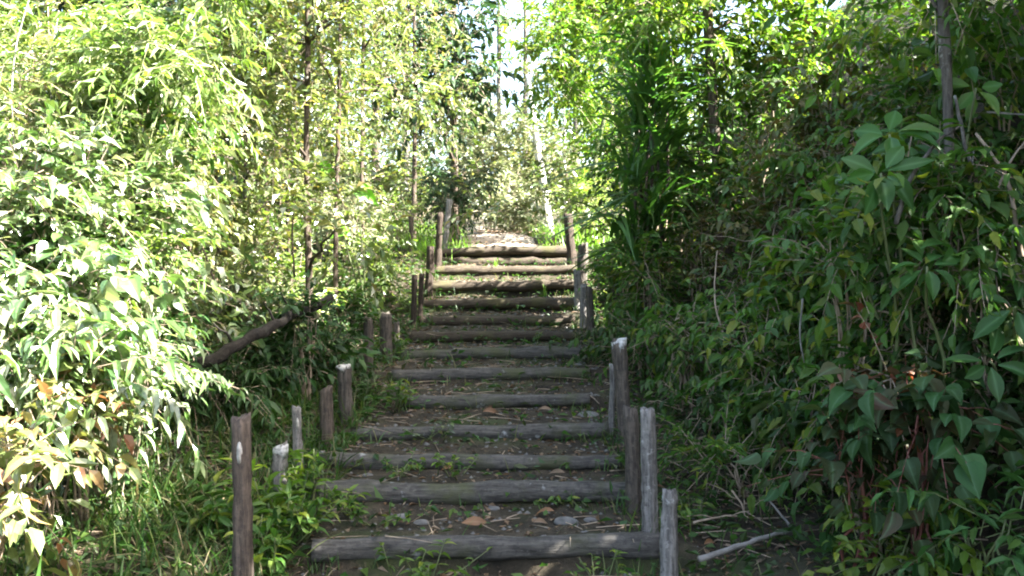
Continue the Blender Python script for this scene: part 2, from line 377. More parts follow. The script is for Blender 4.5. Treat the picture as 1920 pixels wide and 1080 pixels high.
# pale sunlit clay of the path beyond the stair: one sheet draped 15 mm over the ground
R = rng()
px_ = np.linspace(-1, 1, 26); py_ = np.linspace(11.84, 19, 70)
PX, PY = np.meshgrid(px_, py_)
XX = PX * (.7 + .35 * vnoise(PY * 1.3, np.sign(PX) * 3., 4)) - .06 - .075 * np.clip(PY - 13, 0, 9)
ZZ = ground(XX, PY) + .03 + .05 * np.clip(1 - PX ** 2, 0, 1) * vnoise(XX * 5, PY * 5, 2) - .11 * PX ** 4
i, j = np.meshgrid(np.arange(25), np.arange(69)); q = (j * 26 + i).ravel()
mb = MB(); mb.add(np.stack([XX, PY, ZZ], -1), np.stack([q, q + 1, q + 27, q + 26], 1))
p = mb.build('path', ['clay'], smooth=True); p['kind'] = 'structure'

# ------------------------------------------------------------------ log steps
STEP = ['lowest log step, thick and grey, weeds growing along its foot',
 'second log step from the bottom, pale lichen patches and a whitened end',
 'third log step from the bottom, grey with a white band near one end',
 'fourth log step from the bottom, knotty and sunk behind leaf litter',
 'fifth log step from the bottom, smooth with one pale spot near its end',
 'sixth log step from the bottom, dark and dull with soil over its ends',
 'seventh log step from the bottom, dark grey brown, in full shade',
 'eighth log step from the bottom, thin and dark with leaves above it',
 'ninth log step from the bottom, brown with its top edge catching the sun',
 'fifth log step from the top, brown with sunlit flecks',
 'third log step from the top, thick and crooked brown log with sunlit rim',
 'second log step from the top, bowed brown log under the topmost riser',
 'topmost log step, straight brown log at the lip of the sunlit landing']
STEP[9] = 'fourth log step from the top, brown with a sunlit rim'
for k, (x0, x1, y, d, r) in enumerate(LOGS):
    R = rng()
    a, b = at(x0, y, d), at(x1, y, d)
    tilt = [.0, .006, -.004, .008, .012, .01, .012, .01, .004, .0, .016, .012, .004][k]
    a[2] -= tilt; b[2] += tilt
    n = 40
    P = curve(a, b, n, sag=R.uniform(-.012, .006))
    u = np.linspace(0, 5, n)
    P[:, 2] += .32 * r * vnoise(u, u * 0, k) * (1.5 if k > 8 else 1) + .13 * r * vnoise(u * 2.3, u * 0 + 9, k); P[:, 1] += .7 * r * vnoise(u, u * 0 + 7, k)
    rad = r * (1 + .22 * vnoise(u * 1.3, u * 0 + 3, k) + .12 * vnoise(u * 3.1, u * 0 + 5, k)) * np.linspace(1.1, .9, n)[::1 if k % 3 else -1]
    mb = MB(); tube(mb, P, rad, 14, 0, True, .05, R)
    o = mb.build('log_step', ['log' if k < 7 else 'log_brown'], smooth=True)
    tag(o, STEP[k], 'log step', 'log steps of the forest stair')
# second, lower log of the top riser
R = rng(); a, b = at(822, 492, 11.68), at(1078, 493, 11.68)
mb = MB(); tube(mb, curve(a, b, 20, 0, .006, R), .066, 14, 0, True, .06, R)
tag(mb.build('log_step', ['log_brown'], smooth=True), 'mossy dark log lying under the topmost log, doubling the top riser', 'log step', 'log steps of the forest stair')

# ------------------------------------------------------------------ posts
# top px,py ; base px (py found from the ground) ; distance ; width px ; material ; cap ; label
POSTS = [
 (449, 785, 461, 3.6, 37, 'post_brown', None, 'stout dark brown post with a pale scar, beside the lowest log step', 'scar'),
 (526, 838, 526, 4.75, 27, 'post_grey', 'white', 'short grey post with a white knob of fungus on top', None),
 (557, 764, 559, 5.15, 19, 'post_grey', None, 'thin grey post with a pale tan scar below its top', 'scar'),
 (611, 728, 613, 5.5, 22, 'post_brown', None, 'brown post with splintered yellowish bark beside the taller white-topped post', None),
 (644, 688, 650, 5.9, 27, 'post', 'cut', 'thick dark post with a pale cut top, at the fourth log step', None),
 (690, 596, 691, 7.0, 17, 'post', None, 'slim black-looking post standing just before a broader dark post', None),
 (722, 588, 726, 7.45, 23, 'post', None, 'broad dark post with a mossy top, between two slim dark posts', None),
 (742, 605, 742, 7.8, 12, 'post', None, 'slim dark stake close behind the broad mossy-topped post', None),
 (777, 517, 775, 8.7, 11, 'post_dark', None, 'thin reddish stake, first of a touching pair by the ninth log step', None),
 (790, 514, 786, 8.95, 10, 'post_dark', None, 'thin reddish stake, second and farther of a touching pair', None),
 (808, 463, 802, 9.95, 16, 'post_dark', None, 'dark brown post leaning slightly over the crooked third log from the top', None),
 (826, 400, 820, 11.1, 13, 'post_dark', None, 'tall brown post next to a pale leaning stake at the stair top', None),
 (843, 374, 832, 11.75, 10, 'post_grey', None, 'pale sun-bleached leaning stake at the top of the stair', None),
 (1254, 922, 1253, 3.85, 31, 'post_grey', None, 'pale grey splintered post in front of the split-topped pair, lowest of its side', None),
 (1214, 769, 1221, 4.3, 30, 'post_grey', None, 'tall grey cracked post with a split pale top beside the lowest log step', None),
 (1184, 766, 1190, 4.7, 30, 'post', None, 'tall dark brown post touching the split-topped grey post', None),
 (1160, 640, 1176, 5.55, 27, 'post', 'white', 'tall leaning dark post with a white painted tip', None),
 (1149, 684, 1146, 5.75, 12, 'post_grey', None, 'thin whitish stake against the leaning white-tipped post', None),
 (1106, 540, 1108, 8.2, 13, 'post', None, 'dark stake, closer of two beside the eighth log step and ferny bank', None),
 (1094, 533, 1094, 8.75, 13, 'post_grey', None, 'grey stake, farther of two beside the ninth log step and ferny bank', None),
 (1083, 508, 1083, 9.6, 14, 'post_grey', None, 'grey stake against the bank at the fourth log from the top', None),
 (1094, 458, 1092, 10.35, 20, 'post', None, 'squat blackened post with a ragged top at the third log from the top', None),
 (1066, 402, 1074, 11.35, 18, 'post_dark', None, 'thick brown stump-like post leaning at the top of the stair by sunlit bushes', None),
 (771, 400, 770, 11.6, 9, 'post_brown', None, 'thin sunlit brown stake in the grass beyond the stair edge', None),
]
PB = []
for (tx, ty, bx, d, w, m, cap, label, ex) in POSTS:
    R = rng()
    T = at(tx, ty, d); B = at(bx, HZ, d); B[2] = gz(B[0], B[1]) - .1
    r = w * d / F / 2
    PB.append((B[0], B[1], r))
    root = thing('wooden_post', label, 'post', (B[0], B[1], B[2]), 'wooden posts along the forest stair')
    n = 16; P = curve(B, T, n); u = np.linspace(0, 3, n)
    P[:, 0] += .3 * r * vnoise(u, u * 0, d * 7); rad = r * (1.05 - .1 * np.linspace(0, 1, n)) * (1 + .14 * vnoise(u * 1.5, u * 0 + 5, d))
    mb = MB(); tube(mb, P, rad, 22, 0, True, .11, R)
    # ragged, slanting top
    V = mb.v[0].reshape(n, 22, 3); V[-1, :, 2] += R.normal(0, .26 * r, 22) + (V[-1, :, 0] - T[0]) * R.uniform(-.35, .35)
    mb.build('shaft', [m], root, smooth=True)
    if cap:
        mb = MB(); h = r * (1.3 if cap == 'white' else .3)
        tube(mb, np.array([T - UP * h, T - UP * h * .45, T + UP * r * .16, T + UP * r * .24]), [r * .97, r * 1.1, r * 1.02, r * .8], 14, 0, True, .13, R)
        V = mb.v[0].reshape(4, 14, 3); V[0, :, 2] += R.normal(0, .25 * r, 14); V[2:, :, 2] += R.normal(0, .07 * r, 14) + (V[2:, :, 0] - T[0]) * R.uniform(-.4, .4)
        mb.build('pale_tip', [cap if cap == 'white' else 'cut'], root, smooth=True)
    if ex == 'scar':
        mb = MB(); c = T - UP * r * (3.3 if d < 4.5 else 3.0) + np.array([.25 * r, -r * .93, 0])
        hh, ww = r * 1.15, r * .3
        aa = np.linspace(0, 2 * math.pi, 12, endpoint=False)
        ring = np.stack([c[0] + ww * np.cos(aa), np.full(12, c[1]) + .1 * r * np.abs(np.cos(aa)), c[2] + hh * np.sin(aa)], 1)
        back = ring + np.array([0, r * .5, 0])
        V = np.vstack([ring, back, [c - np.array([0, r * .06, 0])]])
        f3 = [(k, (k + 1) % 12, 24) for k in range(12)]; f4 = [(k, k + 12, (k + 1) % 12 + 12, (k + 1) % 12) for k in range(12)]
        mb.add(V, f3); mb.f.append((np.array(f4), 0)); mb.build('scar', ['cut'], root, smooth=True)

# ------------------------------------------------------------------ plants
LT = {  # leaf kinds: template, length, width ratio, leaves per spray, spray length, droop, leaf droop
 'lance': (OV, .1, .31, 11, .38, .4, .45), 'small': (SI, .075, .5, 12, .34, .2, .15), 'ovate': (OV, .08, .5, 10, .34, .3, .3),
 'tiny': (SI, .05, .5, 14, .3, .2, .1), 'bamboo': (SI, .085, .2, 14, .38, .3, .3), 'medium': (OV, .1, .46, 9, .38, .3, .35),
 'heart': (HEART, .1, .74, 6, .36, .35, .6), 'fern': (SI, .07, .28, 26, .55, .45, .1), 'far': (SI, .14, .5, 10, .5, .2, .15), 'hang': (OV, .085, .45, 10, .42, .6, .6)}
def shell(R, n, c, rad, fill=.55):
    v = nrm(R.normal(0, 1, (n, 3))); r = R.uniform(fill, 1, n) ** .6
    return np.asarray(c) + v * np.asarray(rad) * r[:, None], v
def foliage(mb, R, clumps, n, lt, size=1., leaf=0, up=.35):
    tm, ll0, wr, nl, sl, dr, ld = LT[lt]
    for c, rad in clumps:
        ll = ll0 * R.uniform(.75, 1.3)
        O, v = shell(R, n, c, np.asarray(rad) * .8)
        D = v + UP * up + R.normal(0, .45, v.shape)
        L = sl * size * R.uniform(.6, 1.2, n)
        sprays(mb, O, D, L, nl, ll * size, ll * wr * size, R, tm, dr, ld, .003 * size, leaf, 1)
def lumps(R, c, rad, k):
    rad = np.asarray(rad, float); out = []
    for _ in range(k):
        v = nrm(R.normal(0, 1, 3)) * R.uniform(.25, .75)
        out.append((np.asarray(c) + v * rad, rad * R.uniform(.38, .62)))
    return out
def bush(px, py, d, rw, rh, lt, m, n, label, name='shrub', cat='shrub', group=None, size=1., k=6, stem='twig', up=.35, rd=None, ns=7):
    R = rng(); c = at(px, py, d); rad = np.array([rw * d / F, (rd or (rw + rh) / 2) * d / F, rh * d / F])
    zb = gz(c[0], c[1])
    root = thing(name, label, cat, (c[0], c[1], zb), group)
    cl = lumps(R, c, rad, k)
    mb = MB(); foliage(mb, R, cl, max(3, int(n / k)), lt, size, 0, up); mb.build('foliage', [m, stem], root)
    mb = MB(); B = np.array([c[0], c[1], zb - .05])
    for q in range(ns):
        cc, rr = cl[q % k]
        e = cc + R.normal(0, .3, 3) * rr
        b0 = B + np.array([R.normal(0, .12 * rad[0]), R.normal(0, .12 * rad[1]), 0])
        tube(mb, curve(b0, e, 7, -.06, .02, R), np.linspace(.011, .004, 7) * (.6 + .5 * rad[2]), 5)
    mb.build('stem', [stem], root, smooth=True)
    return root
def tree(path, r0, r1, clumps, n, lt, m, label, bark='bark', name='sapling', cat='tree', group=None, size=1., up=.35, limbs=1.1):
    """path: points of the trunk from the ground up; clumps: (px, py, d, r px) or ready (centre, radii)."""
    R = rng(); P = [np.asarray(q, float) for q in path]
    zb = gz(P[0][0], P[0][1]); P[0] = np.array([P[0][0], P[0][1], zb - .08])
    root = thing(name, label, cat, (P[0][0], P[0][1], zb), group)
    S = smooth(P, 5); S[1:-1] += R.normal(0, r0 * .1, (len(S) - 2, 3)) * np.array([1, 1, 0])
    mb = MB(); tube(mb, S, np.linspace(r0, r1, len(S)) * (1 + .08 * R.normal(0, 1, len(S))), 9, 0, True, .06, R)
    cl = []
    for q in clumps:
        if len(q) == 4: c = at(*q[:3]); r = q[3] * q[2] / F; cl.append((c, np.array([r, r, r * .85])))
        else: cl.append((np.asarray(q[0], float), np.asarray(q[1], float)))
    if limbs:
        for c, rr in cl:
            dd = np.linalg.norm(S - (c - UP * np.linalg.norm(c - S.mean(0)) * .25), axis=1); k = int(np.argmin(dd)); k = max(1, k)
            L = np.linalg.norm(c - S[k]); rl = min(r0 * .5, .008 + .012 * L)
            if .08 < L < limbs: tube(mb, curve(S[k], c, 7, -.05 * L, .03 * L, R), np.linspace(rl, rl * .3, 7), 5)
    mb.build('trunk', [bark], root, smooth=True)
    mb = MB(); foliage(mb, R, cl, n, lt, size, 0, up); mb.build('crown', [m, 'twig'], root)
    return root
def col_clumps(R, pts, r, k, spread):
    """clumps strung round a stem given as points"""
    S = smooth(pts, 6); out = []
    for _ in range(k):
        c = S[R.integers(len(S))] + R.normal(0, spread, 3) * np.array([1, 1, .5]); q = r * R.uniform(.6, 1.3); out.append((c, (q, q, q * .8)))
    return out

# ---------- left side: trunks and saplings in the sun
SP = 'sunlit saplings and young trees beside the stair'
def sap(px0, py0, px1, d, w, pyc0, pyc1, k, r, n, lt, m, label, bark='bark', spread=60, size=1., name='sapling', top=-260):
    R = rng(); B = at(px0, py0, d); T = at(px1, top, d)
    mid = B * .5 + T * .5 + np.array([R.normal(0, .04), R.normal(0, .1), 0])
    s = d / F
    f = lambda y: B + (T - B) * ((py0 - y) / (py0 - top))
    cl = []
    for _ in range(k):
        c = f(R.uniform(pyc1, pyc0)) + R.normal(0, spread * s, 3) * np.array([1, .9, .4]); q = r * s * R.uniform(.65, 1.3); cl.append((c, (q, q, q * .8)))
    return tree([B, B * .7 + mid * .3 + np.array([R.normal(0, .02), 0, 0]), mid, T], w * s * .37, w * s * .2, cl, n, lt, m, label, bark, name, 'tree', SP, size)
sap(586, 590, 582, 7.5, 19, 420, -240, 16, 70, 22, 'small', 'sunny', 'straight slender brown trunk, tallest in view, above the fallen trunk', spread=95)
sap(634, 640, 642, 8.2, 15, 330, -240, 14, 75, 20, 'small', 'sunny', 'slim brown sapling just behind the tallest slender trunk', spread=85)
sap(546, 530, 556, 9.4, 11, 300, -200, 12, 75, 18, 'small', 'olive', 'thin dark stem standing behind the tallest slender trunk', spread=80)
sap(462, 500, 448, 8.8, 12, 330, -240, 16, 80, 22, 'small', 'sunny', 'sapling with dense small leaves above a thin mottled stem', spread=90)
sap(412, 560, 376, 7.6, 12, 420, -220, 18, 72, 22, 'small', 'sunny', 'leaning dark-stemmed sapling bending into bright leaves', spread=90)
sap(286, 540, 290, 7.0, 10, 430, -200, 16, 66, 22, 'ovate', 'sunny', 'very thin straight stem at the edge of the glaring bright leaves', spread=80)
sap(318, 520, 330, 8.0, 10, 380, -240, 14, 75, 20, 'small', 'olive', 'thin twin stem with olive leaves beside the glaring bright leaves', spread=90)
sap(500, 470, 505, 10.2, 12, 260, -220, 14, 85, 20, 'small', 'olive', 'shaded sapling with olive yellow leaves deep among the stems', spread=95)
sap(680, 450, 690, 11.5, 13, 260, -200, 13, 70, 18, 'small', 'sunny', 'sapling with loose sunny leaves against white sky beside the big lime leaf', spread=75)
sap(776, 470, 770, 13.0, 14, 250, -120, 9, 60, 18, 'ovate', 'olive', 'pale sunlit stem with ruddy leaves behind the stair top posts', spread=55)
# tree with dark bluish crown upper corner
tree([at(215, 560, 6.8), at(225, 300, 6.8), at(240, 60, 6.8), at(235, -260, 6.8)], .035, .02,
     [(225, 30, 6.8, 60), (260, 70, 6.7, 50), (210, 110, 6.9, 40), (270, -20, 6.9, 70), (190, -40, 6.8, 60)], 40, 'medium', 'blue',
     'small tree with dark bluish leaves rising out of the bright foliage', group=SP)
# bamboo
R = rng(); root = thing('bamboo_clump', 'feathery yellow green bamboo clump with pale canes in full sun', 'bamboo', (at(90, 0, 5.6)[0], 5.6, gz(at(90, 0, 5.6)[0], 5.6)))
fol = MB()
for q in range(7):
    b = np.array(root.location) + np.array([R.normal(0, .3), R.normal(0, .3), -.1]); hgt = R.uniform(1.8, 2.7)
    tip = b + np.array([R.normal(.15, .45), R.normal(-.1, .3), hgt]); P = smooth([b, b * .5 + tip * .5 + UP * .15, tip, tip + np.array([R.normal(.2, .2), -.1, -.12])], 6)
    cm = MB(); tube(cm, P, np.linspace(.016, .004, len(P)), 6); cm.build('cane', ['cane'], root, smooth=True)
    for p in P[5::1]:
        nO = 7; O = p + R.normal(0, .05, (nO, 3)); D = R.normal(0, 1, (nO, 3)) + UP * .3
        sprays(fol, O, D, .42 * R.uniform(.6, 1.2, nO), 16, .085, .018, R, SI, .35, .3, .002, 0, 1)
fol.build('foliage', ['lime', 'cane'], root)

NL = 'glaring sunlit shrubs along the open side'
bush(70, 400, 4.7, 190, 150, 'ovate', 'gloss', 210, 'tall shrub with small glossy leaves glaring in sun below the bamboo', group=NL, k=8)
bush(200, 440, 5.2, 150, 130, 'medium', 'gloss', 130, 'glossy shrub with drooping sprays glaring under the bluish tree', group=NL, k=7)
bush(60, 640, 4.0, 190, 150, 'lance', 'gloss', 170, 'shrub of large white-glaring drooping leaves at the picture edge', group=NL, k=8)
bush(190, 700, 4.5, 140, 100, 'lance', 'gloss', 110, 'arching shrub whose white-glaring tips hang over shaded grass', group=NL, k=6)
bush(90, 800, 4.0, 120, 60, 'medium', 'redmix', 60, 'low shrub with glossy green and rusty leaves at the shadow edge', group=NL, k=5)
bush(-25, 930, 3.3, 80, 105, 'medium', 'redmix', 44, 'near shrub with orange red and lilac-sheened leaves at the lower corner', group=NL, k=5)
bush(0, 250, 5.0, 150, 170, 'bamboo', 'sunny', 130, 'fine-leaved lime shrub crowding the bamboo canes', group=NL, k=7)
bush(120, 80, 6.4, 190, 150, 'small', 'lime', 130, 'lime sapling crown of small leaves behind the bamboo', group=NL, k=7)
bush(300, 330, 6.2, 100, 150, 'ovate', 'sunny', 130, 'upright sunny shrub with white glints beside the thin straight stem', group=NL, k=7)
bush(260, 600, 5.4, 100, 90, 'medium', 'gloss', 90, 'sunlit shrub with arching leaves before the dark fallen trunk', group=NL, k=6)
bush(380, 500, 7.2, 110, 100, 'ovate', 'sunny', 120, 'speckled shrub round the foot of the leaning dark stem', group=NL, k=6)
bush(490, 430, 8.4, 90, 110, 'small', 'sunny', 120, 'bright speckled shrub between mottled stem and thin dark stem', group=NL, k=6)
bush(540, 540, 8.0, 70, 60, 'small', 'lime', 70, 'low lime shrub just above the fallen trunk', group=NL, k=5)
bush(440, 580, 6.8, 80, 60, 'ovate', 'olive', 70, 'olive shrub half lit over the fallen trunk end', group=NL, k=5)
bush(700, 500, 9.6, 80, 60, 'small', 'lime', 110, 'rounded bright shrub at the stair edge below the big lime leaf', group=NL, k=6)
bush(745, 410, 12.4, 60, 60, 'small', 'lime', 90, 'sunlit hazy shrub beyond the thin brown stake', group=NL, k=5)
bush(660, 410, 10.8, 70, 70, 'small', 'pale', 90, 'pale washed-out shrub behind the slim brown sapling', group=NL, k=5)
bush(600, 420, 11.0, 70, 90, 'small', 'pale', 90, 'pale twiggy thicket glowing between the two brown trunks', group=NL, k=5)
bush(330, 620, 6.0, 90, 60, 'ovate', 'olive', 70, 'olive green shrub in half shade under the speckled shrubs', group=NL, k=5)

bush(150, 540, 4.15, 90, 80, 'heart', 'gloss', 40, 'broad-leaved creeper with glaring round leaves amid long-leaved shrubs', group=NL, k=5)
bush(250, 180, 5.6, 80, 100, 'medium', 'mid', 90, 'deep green shrub standing darker among the glaring leaves', group=NL, k=6)
bush(90, 520, 4.6, 80, 60, 'small', 'dark', 90, 'shade-darkened small-leaved shrub showing in gaps of the glaring leaves', group=NL, k=5)  # dark leaves stand in for a deep-shade gap
bush(340, 220, 6.6, 80, 100, 'medium', 'olive', 90, 'olive broad-leaved shrub in front of the wide sunny tree', group=NL, k=6)
bush(180, 620, 4.9, 90, 90, 'medium', 'deep', 80, 'shade-darkened shrub in the hollow behind the arching white-tipped shrub', group=NL, k=5)  # darkened leaves paint the shade of the hollow
bush(250, 500, 4.9, 60, 60, 'fern', 'lime', 40, 'ferny lime shrub beside the very thin straight stem', group=NL, k=5)
SH = 'shaded shrubs under the fallen trunk'
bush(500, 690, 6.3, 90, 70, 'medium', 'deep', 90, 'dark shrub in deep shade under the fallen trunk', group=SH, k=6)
bush(590, 670, 6.9, 70, 60, 'medium', 'deep', 80, 'shade-darkened broad-leaved shrub behind the pale-topped thick post', group=SH, k=5)
bush(400, 720, 5.7, 80, 60, 'lance', 'deep', 60, 'shade-darkened strappy shrub between bright leaves and fallen trunk', group=SH, k=5)
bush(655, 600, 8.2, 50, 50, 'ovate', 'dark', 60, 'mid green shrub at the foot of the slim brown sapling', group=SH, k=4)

# fallen trunk
R = rng(); mb = MB()
P = smooth([at(350, 700, 5.2), at(425, 655, 5.3), at(500, 617, 5.6), at(555, 590, 6.0), at(620, 560, 6.5)], 5)
P[1:-1] += R.normal(0, .008, (len(P) - 2, 3)); tube(mb, P, np.linspace(.034, .03, len(P)) * (1 + .1 * R.normal(0, 1, len(P))), 12, 0, True, .1, R)
for k in (6, 11, 15): tube(mb, curve(P[k], P[k] + np.array([R.normal(0, .1), -.1, .14]), 5, 0, .01, R), np.linspace(.012, .004, 5), 5)
tag(mb.build('fallen_tree', ['bark_shaded'], smooth=True), 'shade-darkened fallen trunk propped slantwise among shrubs by the tallest slender trunk', 'fallen tree')

bush(575, 600, 6.2, 30, 24, 'ovate', 'deep', 26, 'small shrub partly hiding the upper end of the fallen tree', group=SH, k=4)
# big lime leaves
R = rng(); c = at(690, 470, 8.9); root = thing('broad_leaf_plant', 'plant with a few huge translucent lime leaves beside the slim brown sapling', 'plant', (c[0], c[1], gz(c[0], c[1])))
sm = MB()
for (px, py, L, dx, dz) in ((668, 352, .26, .75, -.5), (598, 308, .24, .7, -.6), (655, 430, .2, -.8, -.3)):
    p = at(px, py, 8.8); lm = MB(); leaves(lm, p[None], np.array([[dx, -.25, dz]]), np.array([[-.35, -.75, .5]]), L, L * .62, HEART); lm.build('leaf_blade', ['biglime'], root)
    tube(sm, curve(np.array(root.location) - UP * .05, p, 8, -.08), np.linspace(.01, .004, 8), 5)
sm.build('stalk', ['stem_green'], root, smooth=True)

# ---------- the shaded bank
BK = 'shaded shrubs covering the steep bank'
B_ = lambda *a, **k: bush(*a[:7], int(a[7] * .84), *a[8:], group=BK, **k)
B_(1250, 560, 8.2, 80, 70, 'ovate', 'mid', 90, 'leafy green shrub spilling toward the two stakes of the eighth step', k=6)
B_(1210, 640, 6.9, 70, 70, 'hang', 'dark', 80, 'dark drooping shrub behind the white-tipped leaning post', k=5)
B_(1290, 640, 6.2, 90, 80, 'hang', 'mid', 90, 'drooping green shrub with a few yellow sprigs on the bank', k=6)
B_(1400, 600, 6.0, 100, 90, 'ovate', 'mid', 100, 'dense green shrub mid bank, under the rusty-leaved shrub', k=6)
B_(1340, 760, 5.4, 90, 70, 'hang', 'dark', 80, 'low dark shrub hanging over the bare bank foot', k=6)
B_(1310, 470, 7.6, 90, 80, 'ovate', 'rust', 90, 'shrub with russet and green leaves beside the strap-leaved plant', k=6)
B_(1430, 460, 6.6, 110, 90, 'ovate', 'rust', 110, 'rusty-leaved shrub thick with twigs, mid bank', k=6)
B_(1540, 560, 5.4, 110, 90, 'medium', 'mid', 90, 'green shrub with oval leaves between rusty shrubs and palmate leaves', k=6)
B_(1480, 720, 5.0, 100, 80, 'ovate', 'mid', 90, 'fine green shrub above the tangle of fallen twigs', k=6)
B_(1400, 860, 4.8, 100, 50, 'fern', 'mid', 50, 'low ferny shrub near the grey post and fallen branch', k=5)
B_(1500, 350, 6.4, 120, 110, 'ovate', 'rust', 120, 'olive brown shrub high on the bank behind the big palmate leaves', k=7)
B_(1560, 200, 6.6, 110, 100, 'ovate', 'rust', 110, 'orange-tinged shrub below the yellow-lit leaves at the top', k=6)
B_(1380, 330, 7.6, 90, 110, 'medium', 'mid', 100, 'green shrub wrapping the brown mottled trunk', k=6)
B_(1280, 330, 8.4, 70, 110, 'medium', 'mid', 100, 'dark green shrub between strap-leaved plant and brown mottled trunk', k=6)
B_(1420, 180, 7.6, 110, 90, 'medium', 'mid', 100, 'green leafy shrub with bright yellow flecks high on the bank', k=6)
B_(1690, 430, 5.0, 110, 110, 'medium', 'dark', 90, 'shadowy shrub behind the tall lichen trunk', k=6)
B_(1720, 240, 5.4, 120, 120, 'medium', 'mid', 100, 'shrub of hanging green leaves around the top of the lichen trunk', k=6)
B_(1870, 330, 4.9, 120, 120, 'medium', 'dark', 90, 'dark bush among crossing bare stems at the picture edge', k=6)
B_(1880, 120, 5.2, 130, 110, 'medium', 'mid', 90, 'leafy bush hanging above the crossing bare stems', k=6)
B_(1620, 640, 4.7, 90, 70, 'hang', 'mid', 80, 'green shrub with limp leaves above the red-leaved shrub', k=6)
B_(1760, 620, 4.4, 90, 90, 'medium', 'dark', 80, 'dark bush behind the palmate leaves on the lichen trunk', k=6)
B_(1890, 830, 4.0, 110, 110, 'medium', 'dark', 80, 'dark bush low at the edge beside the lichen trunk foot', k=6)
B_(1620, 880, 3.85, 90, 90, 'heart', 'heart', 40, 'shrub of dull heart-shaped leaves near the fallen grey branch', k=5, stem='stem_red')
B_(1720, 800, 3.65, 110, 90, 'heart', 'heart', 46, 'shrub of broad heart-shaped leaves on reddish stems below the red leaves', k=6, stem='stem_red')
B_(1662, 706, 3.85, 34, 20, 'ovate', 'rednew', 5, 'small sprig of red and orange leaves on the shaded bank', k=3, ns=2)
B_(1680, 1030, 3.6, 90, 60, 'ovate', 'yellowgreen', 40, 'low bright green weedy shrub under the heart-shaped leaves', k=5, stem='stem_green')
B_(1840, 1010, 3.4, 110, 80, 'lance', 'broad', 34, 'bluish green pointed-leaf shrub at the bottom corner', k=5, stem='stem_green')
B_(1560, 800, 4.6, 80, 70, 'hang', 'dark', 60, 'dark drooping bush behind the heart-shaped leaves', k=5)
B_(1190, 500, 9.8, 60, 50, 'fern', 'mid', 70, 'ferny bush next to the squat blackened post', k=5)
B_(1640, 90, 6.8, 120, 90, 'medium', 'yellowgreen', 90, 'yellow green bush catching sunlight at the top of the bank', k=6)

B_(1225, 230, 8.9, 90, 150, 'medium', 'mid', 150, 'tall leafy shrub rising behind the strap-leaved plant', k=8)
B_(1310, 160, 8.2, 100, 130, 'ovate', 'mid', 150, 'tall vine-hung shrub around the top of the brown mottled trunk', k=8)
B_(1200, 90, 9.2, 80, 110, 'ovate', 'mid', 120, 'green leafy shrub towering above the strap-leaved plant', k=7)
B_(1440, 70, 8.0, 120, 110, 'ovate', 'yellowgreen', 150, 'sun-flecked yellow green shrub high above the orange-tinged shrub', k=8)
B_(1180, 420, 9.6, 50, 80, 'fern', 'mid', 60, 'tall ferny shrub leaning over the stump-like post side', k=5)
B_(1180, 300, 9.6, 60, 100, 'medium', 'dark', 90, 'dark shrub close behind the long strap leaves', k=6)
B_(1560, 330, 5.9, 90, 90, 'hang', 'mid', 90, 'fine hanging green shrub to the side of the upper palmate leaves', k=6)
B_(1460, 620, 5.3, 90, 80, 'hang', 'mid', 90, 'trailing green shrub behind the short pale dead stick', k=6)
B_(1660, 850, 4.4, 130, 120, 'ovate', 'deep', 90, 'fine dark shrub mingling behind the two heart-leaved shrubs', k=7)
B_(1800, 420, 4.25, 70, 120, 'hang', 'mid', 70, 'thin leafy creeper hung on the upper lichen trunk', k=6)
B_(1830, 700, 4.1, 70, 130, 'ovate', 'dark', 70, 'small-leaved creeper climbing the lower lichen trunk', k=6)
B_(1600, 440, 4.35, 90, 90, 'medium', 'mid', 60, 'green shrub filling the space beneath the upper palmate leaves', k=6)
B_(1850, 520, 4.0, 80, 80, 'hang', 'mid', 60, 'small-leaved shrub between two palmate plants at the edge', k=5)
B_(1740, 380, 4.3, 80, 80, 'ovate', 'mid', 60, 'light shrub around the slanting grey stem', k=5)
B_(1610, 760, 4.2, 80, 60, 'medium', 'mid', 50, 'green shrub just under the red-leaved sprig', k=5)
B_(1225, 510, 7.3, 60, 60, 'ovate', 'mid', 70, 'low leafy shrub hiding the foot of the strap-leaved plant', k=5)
TR = 'trees shading the bank'
tree([at(1362, 520, 7.6), at(1352, 400, 7.6), at(1338, 200, 7.6), at(1325, -50, 7.7), at(1330, -400, 7.9)], .055, .03,
     [(1330, 60, 7.7, 90), (1240, 20, 7.6, 80), (1420, 40, 7.9, 90), (1280, -120, 7.7, 120), (1400, -140, 8, 130), (1330, -300, 8, 170), (1480, -260, 8.4, 170)], 55, 'medium', 'yellowgreen',
     'brown mottled trunk on the bank with sun-flecked yellow green crown', 'bark', 'bank_tree', group=TR)
tree([at(1822, 900, 4.4), at(1815, 700, 4.4), at(1790, 400, 4.45), at(1772, 100, 4.5), at(1765, -250, 4.6)], .035, .026,
     [(1700, -60, 4.6, 150), (1850, -80, 4.6, 160), (1780, -250, 4.8, 220)], 45, 'medium', 'mid',
     'tall lichen-spotted grey trunk rising through the shaded bank', 'bark_grey', 'bank_tree', group=TR)
def big(x, y, H, cr, n, label, m='mid', lt='far', k=11, fl=.45):
    R = rng(); z = gz(x, y); cl = []
    for _ in range(k):
        c = np.array([x, y, H - cr * .75]) + nrm(R.normal(0, 1, 3)) * R.uniform(.3, .85) * np.array([cr, cr, cr * fl * 1.6]); q = cr * R.uniform(.35, .55); cl.append((c, (q, q, q * .75)))
    return tree([(x, y, z), (x + R.normal(0, .1), y, z + (H - z) * .3), (x + R.normal(0, .2), y, z + (H - z) * .6), (x, y, H - cr * .3)], .11, .04, cl, n, lt, m, label, 'bark_grey', 'bank_tree', 'tree', TR, 1.3, limbs=3.)
big(4.3, 4.7, 7.2, 2.1, 120, 'dense tree crowning the bank over the lichen trunk')
